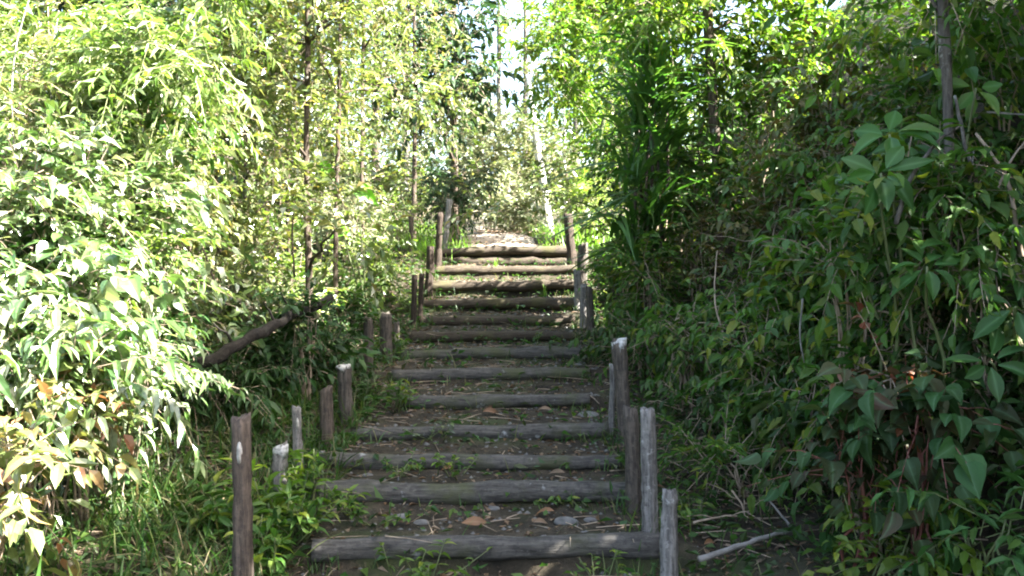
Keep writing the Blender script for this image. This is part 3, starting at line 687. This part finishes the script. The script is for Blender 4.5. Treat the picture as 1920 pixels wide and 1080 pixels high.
big(4.3, 2.0, 6.2, 2.2, 105, 'dense tree on the bank close to the viewer, over the crossing bare stems')

# strap-leaved plant hanging beside the stair
R = rng(); c = at(1215, 330, 7.7); root = thing('strap_leaf_plant', 'tall plant of long drooping strap leaves hanging beside the stair', 'plant', (c[0], c[1], gz(c[0], c[1])))
mb = MB(); sm = MB()
for (px, py, n) in ((1215, 190, 40), (1200, 260, 34), (1235, 300, 34), (1190, 350, 34), (1215, 420, 30), (1180, 440, 30), (1250, 210, 26), (1225, 130, 26), (1225, 470, 30), (1195, 500, 26), (1240, 390, 26)):
    p = at(px, py, 7.7 + R.uniform(-.15, .15)); blades(mb, p + R.normal(0, .06, (n, 3)), R, .72, .05, .9, 7, 0, None, 1.9)
    tube(sm, curve(np.array([c[0] + R.normal(0, .05), c[1], gz(c[0], c[1]) - .05]), p, 8, -.05, .02, R), np.linspace(.018, .012, 8), 6)
mb.build('foliage', ['strap'], root); sm.build('stem', ['bark'], root, smooth=True)

# palmate plants
def whorl(mb, sm, R, c, ax, n, L, m=0, wr=.42, droop=.25):
    ax = nrm(np.asarray(ax, float)); s = nrm(np.cross(ax, UP + .02)); t = np.cross(ax, s)
    a = np.arange(n) / n * 6.283 + R.uniform(0, 1); a = a + R.normal(0, .15, n)
    D = np.cos(a)[:, None] * s + np.sin(a)[:, None] * t + ax * R.uniform(.1, .45, n)[:, None] - UP * droop
    P = c + nrm(D) * .03
    L = L * .9
    leaves(mb, P, D + R.normal(0, .14, (n, 3)), ax + R.normal(0, .28, (n, 3)), L * R.uniform(.6, 1.15, n), L * wr * R.uniform(.85, 1.1, n), BIG, m)
def palmate(px, py, d, heads, label, L=.2, base=None):
    R = rng(); c = at(px, py, d); root = thing('palmate_plant', label, 'plant', (c[0], c[1], gz(c[0], c[1])), 'broad palmate plants on the bank')
    mb = MB(); sm = MB(); b0 = np.array([c[0], c[1], gz(c[0], c[1]) - .05])
    for (hx, hy, hd, n, ax) in heads:
        p = at(hx, hy, hd); whorl(mb, sm, R, p, ax, n, L)
        tube(sm, curve(b0, p, 9, -.08, .015, R), np.linspace(.011, .005, 9), 6)
    mb.build('foliage', ['broad'], root, smooth=True); sm.build('stem', ['stem_green'], root, smooth=True)
palmate(1690, 620, 4.3, [(1652, 325, 4.0, 7, (-.2, -.8, .45)), (1668, 252, 4.15, 6, (-.1, -.5, .8)), (1600, 350, 4.3, 4, (-.6, -.6, .4))], 'palmate plant with drooping bluish green leaves before the rusty shrubs', .21)
palmate(1790, 640, 4.1, [(1738, 500, 3.85, 7, (-.2, -.55, .75)), (1790, 470, 4.0, 5, (.2, -.5, .8)), (1660, 490, 4.1, 3, (-.4, -.4, .8))], 'palmate plant with horizontal glossy leaves in front of the lichen trunk', .2)
palmate(1880, 800, 3.9, [(1856, 678, 3.7, 6, (-.1, -.75, .6))], 'palmate sprig of six bright leaves against the lichen trunk', .17)
palmate(1930, 700, 3.9, [(1905, 575, 3.75, 6, (-.3, -.6, .7)), (1900, 420, 4.0, 5, (-.3, -.6, .6))], 'palmate plant cut by the picture edge beside the lichen trunk', .2)
palmate(1720, 300, 4.9, [(1705, 268, 4.6, 5, (0, -.6, .6)), (1768, 280, 4.5, 4, (.2, -.7, .5)), (1830, 165, 4.5, 5, (0, -.8, .5))], 'high palmate plant with hanging leaves near the top of the lichen trunk', .18)

# bare stems and dead twigs on the bank
def vine(pts, r, m, label, cat='stem', name='bare_stem', sub=0):
    R = rng(); mb = MB(); P = smooth([at(*q) for q in pts], 6); P[1:-1] += R.normal(0, r * .16, (len(P) - 2, 3))
    tube(mb, P, np.linspace(r, r * .55, len(P)), 7, 0, True, .08, R)
    for q in range(sub):
        k = R.integers(2, len(P) - 2); e = P[k] + R.normal(0, .16, 3) + UP * .08
        tube(mb, curve(P[k], e, 5, 0, .01, R), np.linspace(r * .5, r * .2, 5), 4)
    return tag(mb.build(name, [m], smooth=True), label, cat)
vine([(1880, 640, 4.2), (1850, 420, 4.2), (1815, 290, 4.25), (1790, 180, 4.4)], .013, 'bark_grey', 'bare grey stem slanting up across the lichen trunk')
vine([(1930, 560, 4.0), (1905, 420, 4.05), (1885, 330, 4.1), (1830, 250, 4.2)], .012, 'twig', 'tan bare stem arching near the picture edge')
vine([(1840, 470, 4.3), (1880, 330, 4.3), (1925, 260, 4.3)], .008, 'twig', 'thin tan stem crossing the arching stem', sub=3)
vine([(1680, 420, 3.95), (1710, 330, 4.0), (1760, 265, 4.1), (1800, 235, 4.2)], .011, 'bark_grey', 'slanting grey stem behind the upper palmate leaves')
vine([(1700, 520, 4.4), (1705, 420, 4.4), (1700, 320, 4.4), (1712, 240, 4.5)], .005, 'twig', 'thin upright vine hanging between palmate leaves')
vine([(1820, 620, 4.2), (1825, 480, 4.2), (1820, 360, 4.2), (1826, 280, 4.25)], .005, 'twig_grey', 'thin upright pale vine close to the lichen trunk')
vine([(1505, 560, 4.6), (1500, 630, 4.6), (1508, 680, 4.6)], .006, 'twig_grey', 'short pale dead stick on the mid bank')
vine([(1630, 580, 4.3), (1690, 600, 4.25), (1730, 700, 4.1), (1790, 790, 3.95)], .006, 'twig', 'arching dead twig over the red-leaved sprig', sub=5)
vine([(1850, 210, 4.5), (1960, 218, 4.4)], .006, 'twig_grey', 'thin horizontal grey twig near the top of the lichen trunk')
for pts, lb in (([(30, 330, 4.8), (22, 200, 4.8), (30, 90, 4.9), (60, -20, 5.)], 'pale upright stem among lime leaves at the picture edge'),
    ([(100, 260, 5.0), (95, 130, 5.0), (110, 20, 5.1)], 'whitish thin stem next to the bamboo canes'),
    ([(285, 640, 5.2), (283, 520, 5.2), (292, 420, 5.3)], 'dark thin stem at the edge of glaring leaves and shade'),
    ([(415, 560, 5.9), (385, 480, 5.9), (368, 430, 6.0)], 'dark crooked stem leaning above the fallen tree'),
    ([(552, 520, 6.6), (548, 430, 6.6), (556, 350, 6.7)], 'short dark stem close beside the tallest slender trunk')):
    vine(pts, .005 if 'i' in lb[:7] or 'pale' in lb else .008, 'twig_grey' if 'wh' in lb or 'pale' in lb else 'bark', lb)
vine([(1490, 420, 6.0), (1440, 480, 5.9), (1420, 560, 5.8)], .008, 'twig', 'thin brown stem inside the rusty-leaved shrub', sub=3)
vine([(1360, 640, 5.6), (1340, 560, 5.7), (1345, 470, 5.9)], .007, 'twig', 'thin brown stem rising beside the russet shrub', sub=3)
vine([(1640, 930, 3.85), (1680, 925, 3.8), (1720, 932, 3.75), (1830, 950, 3.7), (1900, 965, 3.65)], .005, 'twig', 'pale drooping grass stalk with tattered seed heads under heart-shaped leaves', 'grass stalk', 'grass_stalk', sub=6)
vine([(1310, 1048, 3.95), (1390, 1022, 4.05), (1455, 1002, 4.15), (1490, 994, 4.2)], .014, 'twig_grey', 'fallen grey branch lying on the bank foot beside the grey posts', 'branch', 'fallen_branch')
vine([(1490, 996, 4.18), (1470, 972, 4.25), (1440, 936, 4.3)], .008, 'twig_grey', 'pale broken twig standing off the end of the fallen branch', 'twig', 'fallen_twig')
vine([(1300, 980, 4.3), (1360, 968, 4.35), (1430, 972, 4.4), (1500, 968, 4.45)], .006, 'twig', 'long thin brown twig lying behind the fallen branch', 'twig', 'fallen_twig', sub=5)
vine([(1372, 920, 4.5), (1390, 945, 4.45), (1400, 980, 4.4)], .006, 'twig', 'short brown twig in the tangle above the fallen branch', 'twig', 'fallen_twig', sub=3)

# ---------- grasses and weeds
def tuft(px, py, d, n, h, w, m, label, lean=.8, spread=.1, name='grass_tuft', group='grass tufts and weeds by the stair', seg=4, cat='grass tuft'):
    R = rng(); c = at(px, py, d); B = np.stack([c[0] + R.normal(0, spread, n), c[1] + R.normal(0, spread, n)], 1)
    z = ground(B[:, 0], B[:, 1]) - .02
    mb = MB(); blades(mb, np.column_stack([B, z]), R, h, w, lean, seg, 0, None, .9)
    o = mb.build(name, [m])
    return tag(o, label, cat, group)
tuft(300, 830, 4.5, 70, .36, .018, 'grass', 'broad-bladed grass tuft lit at the tips below the glaring leaves')
tuft(400, 860, 4.6, 90, .3, .012, 'drygrass', 'tangled half-dry grass tuft beside the stout brown post', spread=.16)
tuft(250, 940, 4.1, 90, .3, .014, 'grass', 'dark grass tuft in the shade under the arching shrub', spread=.16)
tuft(350, 990, 3.9, 90, .22, .01, 'drygrass', 'wiry dead grass tuft on bare soil by the stout brown post', spread=.14)
tuft(150, 1075, 3.3, 34, .34, .034, 'grass', 'wide-bladed grass clump at the bottom edge', lean=1.1, spread=.1, seg=6)
tuft(60, 1060, 3.2, 26, .3, .034, 'strap', 'dark wide-bladed clump in the lower corner', lean=1.1, seg=6)
tuft(470, 730, 5.8, 60, .4, .018, 'grass', 'arching grass tuft under the fallen trunk', spread=.14)
tuft(560, 720, 6.0, 50, .3, .012, 'grass', 'green grass tuft behind the thin scarred post')
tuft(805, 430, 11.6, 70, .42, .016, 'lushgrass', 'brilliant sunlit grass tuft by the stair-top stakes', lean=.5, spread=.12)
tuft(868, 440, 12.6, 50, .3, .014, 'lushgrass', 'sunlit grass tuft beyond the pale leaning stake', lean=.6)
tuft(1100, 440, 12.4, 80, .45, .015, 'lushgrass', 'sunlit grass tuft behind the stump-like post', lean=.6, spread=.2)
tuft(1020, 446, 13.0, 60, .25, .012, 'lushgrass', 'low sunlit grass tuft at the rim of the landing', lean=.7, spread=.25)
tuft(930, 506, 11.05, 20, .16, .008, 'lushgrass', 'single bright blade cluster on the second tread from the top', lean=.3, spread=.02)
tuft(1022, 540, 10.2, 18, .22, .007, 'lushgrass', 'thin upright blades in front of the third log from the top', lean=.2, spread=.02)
def weed(px, py, d, n, L, m, label, w=.4, h=.16, group='leafy weeds on the treads and edges', tm=OV):
    R = rng(); c = at(px, py, d); z = gz(c[0], c[1]); root = thing('weed', label, 'weed', (c[0], c[1], z), group)
    mb = MB(); sm = MB()
    for q in range(n):
        b = np.array([c[0], c[1], z]) + R.normal(0, .05, 3) * np.array([1, 1, 0]); e = b + R.normal(0, .09, 3) * np.array([1, 1, 0]) + UP * h * R.uniform(.4, 1.2)
        tube(sm, curve(b, e, 5), np.linspace(.004, .002, 5), 4); k = 7
        t = R.uniform(.35, 1, k)[:, None]; D = R.normal(0, 1, (k, 3)) * np.array([1, 1, .3]) + UP * .3
        leaves(mb, b + (e - b) * t, D, UP + R.normal(0, .3, (k, 3)), L * R.uniform(.6, 1.2, k), L * w, tm)
    mb.build('foliage', [m], root); sm.build('stem', ['stem_green'], root, smooth=True)
weed(520, 960, 4.35, 16, .11, 'yellowgreen', 'leafy yellow green weed between the stout post and lowest log', .3, .32)
weed(490, 1040, 4.0, 16, .09, 'mid', 'dense green weed at the foot of the stout brown post', .4, .24)
weed(570, 1000, 4.3, 12, .09, 'mid', 'green weed at the end of the lowest log', .35, .2)
weed(560, 900, 4.75, 10, .1, 'yellowgreen', 'bright weed beside the short white-knobbed post', .25, .26)
weed(420, 930, 4.3, 14, .1, 'mid', 'broad-leaved weed behind the stout brown post', .5, .22)
weed(640, 940, 4.55, 6, .06, 'yellowgreen', 'small yellow green weed below the second log', .4, .16)
weed(690, 960, 4.45, 6, .05, 'mid', 'small weed on the lowest tread beside scattered stones', .5, .1)
weed(780, 1060, 3.95, 8, .06, 'yellowgreen', 'bright weed in front of the lowest log', .4, .18)
weed(1120, 1060, 3.95, 6, .05, 'yellowgreen', 'thin weed at the foot of the lowest log near the split-topped post', .3, .16)
weed(850, 890, 5.05, 5, .05, 'yellowgreen', 'yellowish sprig under the third log step', .5, .13)
weed(755, 890, 5.05, 7, .05, 'mid', 'little green weed under the third log near its white band', .5, .11)
weed(1080, 925, 4.75, 6, .05, 'mid', 'creeping weed on the face of the second log', .5, .06)
weed(815, 815, 5.68, 4, .05, 'olive', 'tawny sprig leaning on the fourth log', .5, .12)
weed(740, 760, 6.2, 9, .08, 'mid', 'green weed spilling over the end of the fifth log', .35, .2)
weed(1010, 645, 8.0, 4, .05, 'mid', 'tiny weed below the eighth log', .4, .1)
weed(680, 745, 6.3, 12, .08, 'dark', 'dark weed behind the thick pale-topped post', .4, .22)
weed(730, 650, 7.5, 10, .08, 'mid', 'weed between the dark posts and the seventh log', .4, .2)
weed(770, 570, 9.4, 10, .08, 'lime', 'sunlit weed beside the touching reddish stakes', .3, .2)
weed(1130, 640, 7.4, 10, .08, 'mid', 'weed beneath the two stakes at the bank', .4, .2)
weed(1190, 830, 5.2, 10, .08, 'dark', 'dark weed behind the leaning white-tipped post', .4, .2)
weed(1290, 900, 4.5, 10, .07, 'mid', 'green weed behind the split-topped grey post', .4, .2)

# ground cover nobody could count
def scatter(n, x0, x1, y0, y1, R, skip=True):
    x = R.uniform(x0, x1, n); y = R.uniform(y0, y1, n)
    dx = np.abs(x - (-.14 + .008 * y)); on = (dx < .86) & (y > 3.3) & (y < 12.6)
    keep = ~on | (R.uniform(0, 1, n) < skip)
    k = (y > 11.8) & (np.abs(x + .06 + .075 * np.clip(y - 13, 0, 9)) < .55)
    keep &= ~k
    return np.column_stack([x[keep], y[keep], ground(x[keep], y[keep])])
R = rng(); mb = MB()
P = scatter(9000, -4.2, 3, 2.6, 12, R, .05); blades(mb, P - UP * .01, R, .17, .008, .9, 3)
P = scatter(5200, -3.2, -.95, 2.8, 6.5, R, 0); blades(mb, P - UP * .01, R, .26, .011, 1.1, 4)
for (x, y, r) in PB:
    k = 34; a = R.uniform(0, 6.283, k); q = r * 1.3 + np.abs(R.normal(0, .07, k)); B = np.column_stack([x + np.cos(a) * q, y + np.sin(a) * q])
    blades(mb, np.column_stack([B, ground(B[:, 0], B[:, 1]) - .02]), R, .2 if y < 9 else .15, .009, .8, 4)
for (x0, x1, yy, d, r) in LOGS:
    k = 60; t = np.where(R.uniform(0, 1, k) < .55, R.beta(.4, 3, k), 1 - R.beta(.5, 4, k)); B = np.column_stack([at(x0, 0, d)[0] + t * (x1 - x0) * d / F, d - r - np.abs(R.normal(0, .05, k))])
    blades(mb, np.column_stack([B, ground(B[:, 0], B[:, 1]) - .01]), R, .12, .007, .8, 3)
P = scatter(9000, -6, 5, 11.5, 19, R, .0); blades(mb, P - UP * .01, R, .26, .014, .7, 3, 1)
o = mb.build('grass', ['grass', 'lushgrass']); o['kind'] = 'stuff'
R = rng(); mb = MB()
P = scatter(34000, -4.6, 5, 2.4, 13, R, .2); n = len(P)
D = R.normal(0, 1, (n, 3)) * np.array([1, 1, .25]) + UP * .2
leaves(mb, P + UP * R.uniform(0, .09, (n, 1)), D, UP + R.normal(0, .35, (n, 3)), R.uniform(.03, .09, n), R.uniform(.018, .045, n), SI)
o = mb.build('ground_cover', ['dark']); o['kind'] = 'stuff'
R = rng(); mb = MB()
P = scatter(16000, -2.2, 2.2, 3, 13, R, .5); n = len(P)
D = R.normal(0, 1, (n, 3)) * np.array([1, 1, .15])
leaves(mb, P + UP * .008, D, UP + R.normal(0, .3, (n, 3)), R.uniform(.015, .06, n), R.uniform(.008, .028, n), SI)
n = 450; y = R.uniform(11.85, 16, n); x = R.uniform(-.8, .8, n) - .06 - .075 * np.clip(y - 13, 0, 9)
leaves(mb, np.column_stack([x, y, ground(x, y) + .06 + .03]), R.normal(0, 1, (n, 3)) * np.array([1, 1, .15]), UP + R.normal(0, .3, (n, 3)), R.uniform(.03, .08, n), R.uniform(.015, .035, n), SI)
o = mb.build('leaf_litter', ['dead']); o['kind'] = 'stuff'

R = rng(); mb = MB()
P = scatter(2600, -2.6, 2.4, 3, 12.6, R, .25); n = len(P); a = R.uniform(0, 6.283, n)
twigs(mb, P + UP * .012, np.stack([np.cos(a), np.sin(a), R.normal(.05, .08, n)], 1), R.uniform(.06, .35, n), .05, .0035, 0)
o = mb.build('twig_litter', ['twig']); o['kind'] = 'stuff'
R = rng(); mb = MB()
P = scatter(2600, -1, 1, 3, 12.6, R, 1.); n = len(P); q = R.uniform(.004, .016, n)
oc = np.array([(1, 0, 0), (-1, 0, 0), (0, 1, 0), (0, -1, 0), (0, 0, .7), (0, 0, -.7)], float)
V = P[:, None] + oc[None] * (q[:, None] * R.uniform(.6, 1.4, (n, 6)))[..., None]
fo = np.array([(0, 2, 4), (2, 1, 4), (1, 3, 4), (3, 0, 4), (2, 0, 5), (1, 2, 5), (3, 1, 5), (0, 3, 5)])
mb.add(V.reshape(-1, 3), (fo[None] + (np.arange(n) * 6)[:, None, None]).reshape(-1, 3))
o = mb.build('gravel', ['stone']); o['kind'] = 'stuff'

# stones and single fallen leaves on the treads
def stone(px, d, r, m, label, fl=.5, x=None):
    R = rng(); c = at(px, HZ, d); z = gz(c[0], d); mb = MB()
    th = np.linspace(0, math.pi, 9)[1:-1]; ph = np.linspace(0, 2 * math.pi, 14, endpoint=False)
    V = [[c[0], d, z + r * fl]]
    k = R.normal(0, 1, (5, 3))
    for a in th:
        for b in ph:
            v = np.array([math.sin(a) * math.cos(b), math.sin(a) * math.sin(b), math.cos(a)])
            q = r * (1 + .12 * np.tanh(2 * k @ v).sum() / 2)
            V.append([c[0] + q * 1.25 * v[0], d + q * v[1], z + q * fl * v[2]])
    V.append([c[0], d, z - r * fl]); V = np.array(V); L = len(V) - 1
    mb.add(V, [(1 + i * 14 + k_, 1 + i * 14 + 14 + k_, 1 + i * 14 + 14 + (k_ + 1) % 14, 1 + i * 14 + (k_ + 1) % 14) for i in range(6) for k_ in range(14)])
    mb.f.append((np.array([(0, 1 + k_, 1 + (k_ + 1) % 14) for k_ in range(14)] + [(L, L - 14 + (k_ + 1) % 14, L - 14 + k_) for k_ in range(14)]), 0))
    tag(mb.build('stone', [m], smooth=True), label, 'stone', 'stones on the stair')
stone(1062, 4.5, .05, 'stone', 'largest grey stone lying on the lowest tread', .45)
stone(1108, 4.55, .03, 'stone', 'small stone beside the largest stone on the lowest tread')
stone(790, 4.52, .035, 'stone', 'rounded grey stone amid weeds on the lowest tread')
stone(750, 4.58, .03, 'stone', 'flat stone by the rounded stone and weeds')
stone(925, 4.75, .028, 'stone', 'little stone at the foot of the second log')
stone(690, 5.08, .025, 'stone', 'pale stone in the soil under the third log')
stone(1295, 3.72, .05, 'white', 'whitish stone at the bottom edge beside the grey splintered post', .6)
stone(1103, 6.1, .06, 'stone', 'mossy stone beside the end of the fifth log', .5)
stone(1085, 7.35, .03, 'stone', 'pale stone near the end of the seventh log')
def fleaf(px, d, L, m, label, yaw):
    R = rng(); c = at(px, HZ, d); z = gz(c[0], d) + .022; mb = MB()
    leaves(mb, np.array([[c[0], d, z]]), np.array([[math.cos(yaw), math.sin(yaw) * .6, .12]]), np.array([[.1, -.55, 1]]), L, L * .42, BIG)
    tag(mb.build('fallen_leaf', [m], smooth=True), label, 'leaf', 'fallen leaves on the treads')
fleaf(865, 4.42, .13, 'orange', 'long orange leaf lying on the lowest tread', .1)
fleaf(1000, 4.45, .08, 'dead', 'curled tan leaf between the orange leaf and largest stone', .5)
fleaf(905, 6.1, .12, 'orange', 'orange leaf on the tread behind the fourth log', .1)
fleaf(1060, 5.1, .1, 'dead', 'crumpled brown leaf under the third log', 2.8)
fleaf(1010, 6.15, .1, 'dead', 'tan leaf on the tread before the fifth log', .2)
fleaf(1040, 4.62, .1, 'orange', 'rust leaf at the foot of the second log', 3.0)
fleaf(1320, 4.2, .09, 'orange', 'reddish orange leaf on the soil by the fallen branch', .8)
fleaf(850, 5.2, .09, 'orange', 'amber leaf below the middle of the third log', 2.6)

# ---------- beyond the stair: sunlit thicket and wood
BG = 'sunlit trees and bushes beyond the landing'
def far(px, py, d, rw, rh, lt, m, n, label, size=1., k=7, **kw): return bush(px, py, d, rw, rh, lt, m, n, label, group=BG, size=size, k=k, **kw)
far(852, 368, 14.2, 74, 66, 'medium', 'blue', 300, 'round dark green bush in shade beyond the landing', .8, name='bush', cat='bush')
far(790, 345, 16.0, 50, 60, 'far', 'blue', 90, 'bluish bush half hidden behind the pale sunlit stem', .8, name='bush', cat='bush')
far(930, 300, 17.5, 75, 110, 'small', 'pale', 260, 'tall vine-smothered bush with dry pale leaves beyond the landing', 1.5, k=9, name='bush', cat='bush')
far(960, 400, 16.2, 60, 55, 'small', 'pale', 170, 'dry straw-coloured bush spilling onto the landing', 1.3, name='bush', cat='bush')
far(1000, 300, 19, 60, 100, 'small', 'olive', 170, 'olive bush behind the leaning white trunk', 1.6, name='bush', cat='bush')
far(1110, 380, 14.0, 60, 55, 'small', 'lime', 150, 'bright lime bush behind the stump-like post', 1.2, name='bush', cat='bush')
far(1060, 330, 18.0, 50, 90, 'small', 'olive', 130, 'dim bush between the white trunk and green curved stems', 1.5, name='bush', cat='bush')
far(1130, 270, 15.0, 55, 80, 'small', 'yellowgreen', 130, 'yellow green bush behind the strap-leaved plant', 1.4, name='bush', cat='bush')
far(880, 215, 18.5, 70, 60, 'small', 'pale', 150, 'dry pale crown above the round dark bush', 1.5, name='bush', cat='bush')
far(720, 330, 14.5, 70, 80, 'far', 'sunny', 120, 'sunlit mixed bush behind the thin sunlit stake', .9, name='bush', cat='bush')
far(640, 300, 15.5, 90, 110, 'far', 'olive', 140, 'olive bush filling the gap between the brown saplings', .9, name='bush', cat='bush')
far(520, 330, 14.5, 110, 110, 'far', 'olive', 160, 'shadowy olive bush deep behind the saplings', .9, name='bush', cat='bush')
far(380, 360, 12.5, 120, 120, 'far', 'sunny', 160, 'sunlit bush deep behind the leaning dark stem', .8, name='bush', cat='bush')
far(230, 330, 11.0, 130, 140, 'far', 'sunny', 170, 'leafy bush behind the glaring glossy shrubs', .75, name='bush', cat='bush')
far(60, 300, 9.5, 150, 170, 'far', 'lime', 170, 'tall lime bush behind the bamboo', .7, name='bush', cat='bush')
def ftree(px, d, top, r0, clumps, n, m, label, lt='far', bark='bark', size=1., lean=0):
    b = at(px, HZ, d); b[2] = gz(b[0], d); t = at(px + lean, top, d)
    return tree([b, b * .65 + t * .35, b * .3 + t * .7, t], r0, r0 * .4, clumps, n, lt, m, label, bark, 'forest_tree', 'tree', BG, size, limbs=3.)
ftree(852, 15.4, -40, .07, [(820, 130, 13.2, 42), (850, 90, 13.3, 45), (795, 190, 13.2, 36), (870, 30, 13.6, 40), (780, 100, 13.5, 40), (880, 140, 13.4, 30), (810, -20, 13.6, 60)], 34, 'blue',  # dark leaf colour paints the backlit shade of this crown
      'tree with a broad-leaved crown darkened as backlit, standing out against the sky', 'medium', size=1.7)
ftree(1190, 11.6, -150, .07, [(1020, 110, 11.0, 55), (1080, 70, 11.2, 60), (1130, 130, 11.3, 55), (1040, 40, 11.2, 50), (1100, 10, 11.4, 70), (1150, 50, 11.5, 60), (1180, 170, 11.6, 50), (1060, 160, 11.1, 36), (1130, -80, 11.4, 90)] + [(1110 + 22 * q, -20 + 22 * (q % 3), 13.3 + .12 * (q % 2), 48) for q in range(7)] * 3, 34, 'yellowgreen',  # last, repeated clumps are added only to shade the round bush
      'tree reaching yellow green translucent branches over the stair top', 'medium', size=1.15)
R = rng()
ftree(1030, 17.0, 140, .09, [(1000, 110, 17.5, 30), (1010, 150, 17.2, 36), (985, 235, 16.7, 22), (1040, 290, 16.6, 24), (1020, 350, 16.4, 26)], 24, 'olive', 'leaning white-barked tree beyond the landing', 'far', 'bark_white', .8, lean=-42)
ftree(1058, 18.5, 60, .05, [(1060, 100, 18.5, 45), (1040, 60, 18.5, 40), (1075, 150, 18.4, 36)], 24, 'yellowgreen', 'thin pale straight tree close to the leaning white-barked tree', 'far', 'bark_white', .8)
ftree(1090, 14.2, 150, .06, [(1120, 170, 14.2, 40), (1090, 200, 14.2, 36), (1150, 220, 14.3, 40)], 26, 'yellowgreen', 'green-stemmed tree curving up behind the lime bush', 'far', 'stem_green', .7, lean=55)
ftree(935, 27, -80, .1, [(900, 0, 27, 30), (960, 20, 27, 30), (930, 60, 27, 24), (985, 70, 27, 26), (900, 120, 27, 22)], 9, 'olive', 'tall thin tree in the sky gap far beyond the landing', 'far', 'bark_grey', 1.1)
ftree(985, 31, -40, .12, [(1030, 40, 31, 34), (1040, 110, 31, 30), (1050, 160, 31, 34)], 26, 'sunny', 'distant tree edging the sky gap on the white trunk side', 'far', 'bark_grey', 1.2)
ftree(705, 19, -120, .1, [(700, 40, 19, 50), (740, 90, 19, 45), (660, 110, 19, 50), (720, 160, 19, 40), (760, 20, 19, 50), (680, -40, 19, 70), (640, 190, 19, 50)], 26, 'sunny', 'loose-crowned tree behind the saplings with sky showing through', 'far', 'bark', .9)
ftree(600, 17, -160, .1, [(600, 60, 17, 60), (560, 120, 17, 60), (640, 20, 17, 60), (540, 20, 17, 60), (590, 190, 17, 60), (600, -60, 17, 80)], 26, 'olive', 'tree standing behind the tallest slender trunk', 'far', 'bark', .9)
ftree(450, 15, -200, .1, [(450, 60, 15, 80), (390, 120, 15, 75), (500, 20, 15, 80), (430, 200, 15, 75), (450, -80, 15, 100), (510, 180, 15, 65)], 28, 'sunny', 'wide sunny tree behind the leaning dark stem', 'far', 'bark', .85)
ftree(300, 13, -250, .09, [(300, 60, 13, 90), (240, 150, 13, 80), (360, 30, 13, 90), (330, 190, 13, 85), (290, -100, 13, 120)], 30, 'olive', 'olive tree behind the small bluish tree', 'far', 'bark', .8)
ftree(130, 11.5, -250, .09, [(130, 60, 11.5, 110), (50, 140, 11.5, 110), (200, 160, 11.5, 100), (110, -100, 11.5, 130), (0, 0, 11.5, 120)], 32, 'lime', 'lime tree towering behind the bamboo', 'far', 'bark', .75)
for kx, (px, d, m, lb) in enumerate([(760, 24, 'sunny', 'pale hazy tree between dark-crowned tree and loose-crowned tree'), (850, 34, 'blue', 'small far tree low behind the dark-crowned tree'),
        (1080, 26, 'yellowgreen', 'far tree behind the overhanging yellow green branches'), (1160, 22, 'mid', 'far green tree behind the strap-leaved plant'), (520, 25, 'olive', 'far tree glimpsed behind the wide sunny tree')]):
    s = 17 / d * 60
    top = -60 if px not in (850,) else 170
    ftree(px, d, top, .12, [(px + dx * s, top + 70 + dy * 46, d, s) for dx, dy in ((0, 0), (-.8, 1), (.8, .8), (0, 2), (-.6, 3), (.7, 3), (0, 4.2))], 24, m, lb, 'far', 'bark_grey', 1.05)
# the far wood, one mass
R = rng(); mb = MB()
for q in range(150):
    a = R.uniform(-1, 1); d = R.uniform(32, 60); x = a * d * .75
    if abs(x / d) < .08: h = R.uniform(1.2, 2.6)
    else: h = R.uniform(3, 8.5)
    z = gz(x, d); c = np.array([x, d, z + h * .55]); rr = np.array([1.8, 1.5, h * .55])
    O, v = shell(R, 46, c, rr); sprays(mb, O, v + UP * .2 + R.normal(0, .4, v.shape), .9, 9, .3, .16, R, SI, .2, .2, 0, 0)
o = mb.build('far_wood', ['olive']); o['kind'] = 'stuff'

# ------------------------------------------------------------------ light, sky, camera
AZ, EL = math.radians(108), math.radians(47)          # azimuth from +Y towards +X
sun = bpy.data.lights.new('sun', 'SUN'); sun.energy = 5.0; sun.angle = math.radians(.53); sun.color = (1, .97, .915)
so = bpy.data.objects.new('sun', sun); COL.objects.link(so)
from mathutils import Vector
S = Vector((math.sin(AZ) * math.cos(EL), math.cos(AZ) * math.cos(EL), math.sin(EL)))
so.rotation_euler = S.to_track_quat('Z', 'Y').to_euler(); so.location = (12, 6, 14)
w = bpy.data.worlds.new('World'); sc.world = w; w.use_nodes = True
nt = w.node_tree; bg = nt.nodes['Background']; sk = nt.nodes.new('ShaderNodeTexSky'); sk.sky_type = 'NISHITA'; sk.sun_disc = False
sk.sun_elevation = EL; sk.sun_rotation = AZ; sk.air_density = 1.0; sk.dust_density = 4; sk.ozone_density = .4
nt.links.new(sk.outputs[0], bg.inputs[0]); bg.inputs[1].default_value = .072
cam = bpy.data.cameras.new('camera'); co = bpy.data.objects.new('camera', cam); COL.objects.link(co)
co.location = (0, 0, EYE); co.rotation_euler = (math.radians(90), 0, 0)
cam.sensor_width = 36; cam.lens = 36 * F / 1920; cam.shift_y = -(540 - HZ) / 1920; cam.clip_end = 400; cam.clip_start = .05
sc.camera = co
sc.view_settings.view_transform = 'Standard'; sc.view_settings.look = 'None'; sc.view_settings.exposure = 3.88; sc.view_settings.gamma = 1
sc.cycles.use_denoising = True
sc.cycles.max_bounces = 8; sc.cycles.transmission_bounces = 4; sc.cycles.diffuse_bounces = 5
sc.cycles.pixel_filter_type = 'BLACKMAN_HARRIS'; sc.cycles.filter_width = 2.0
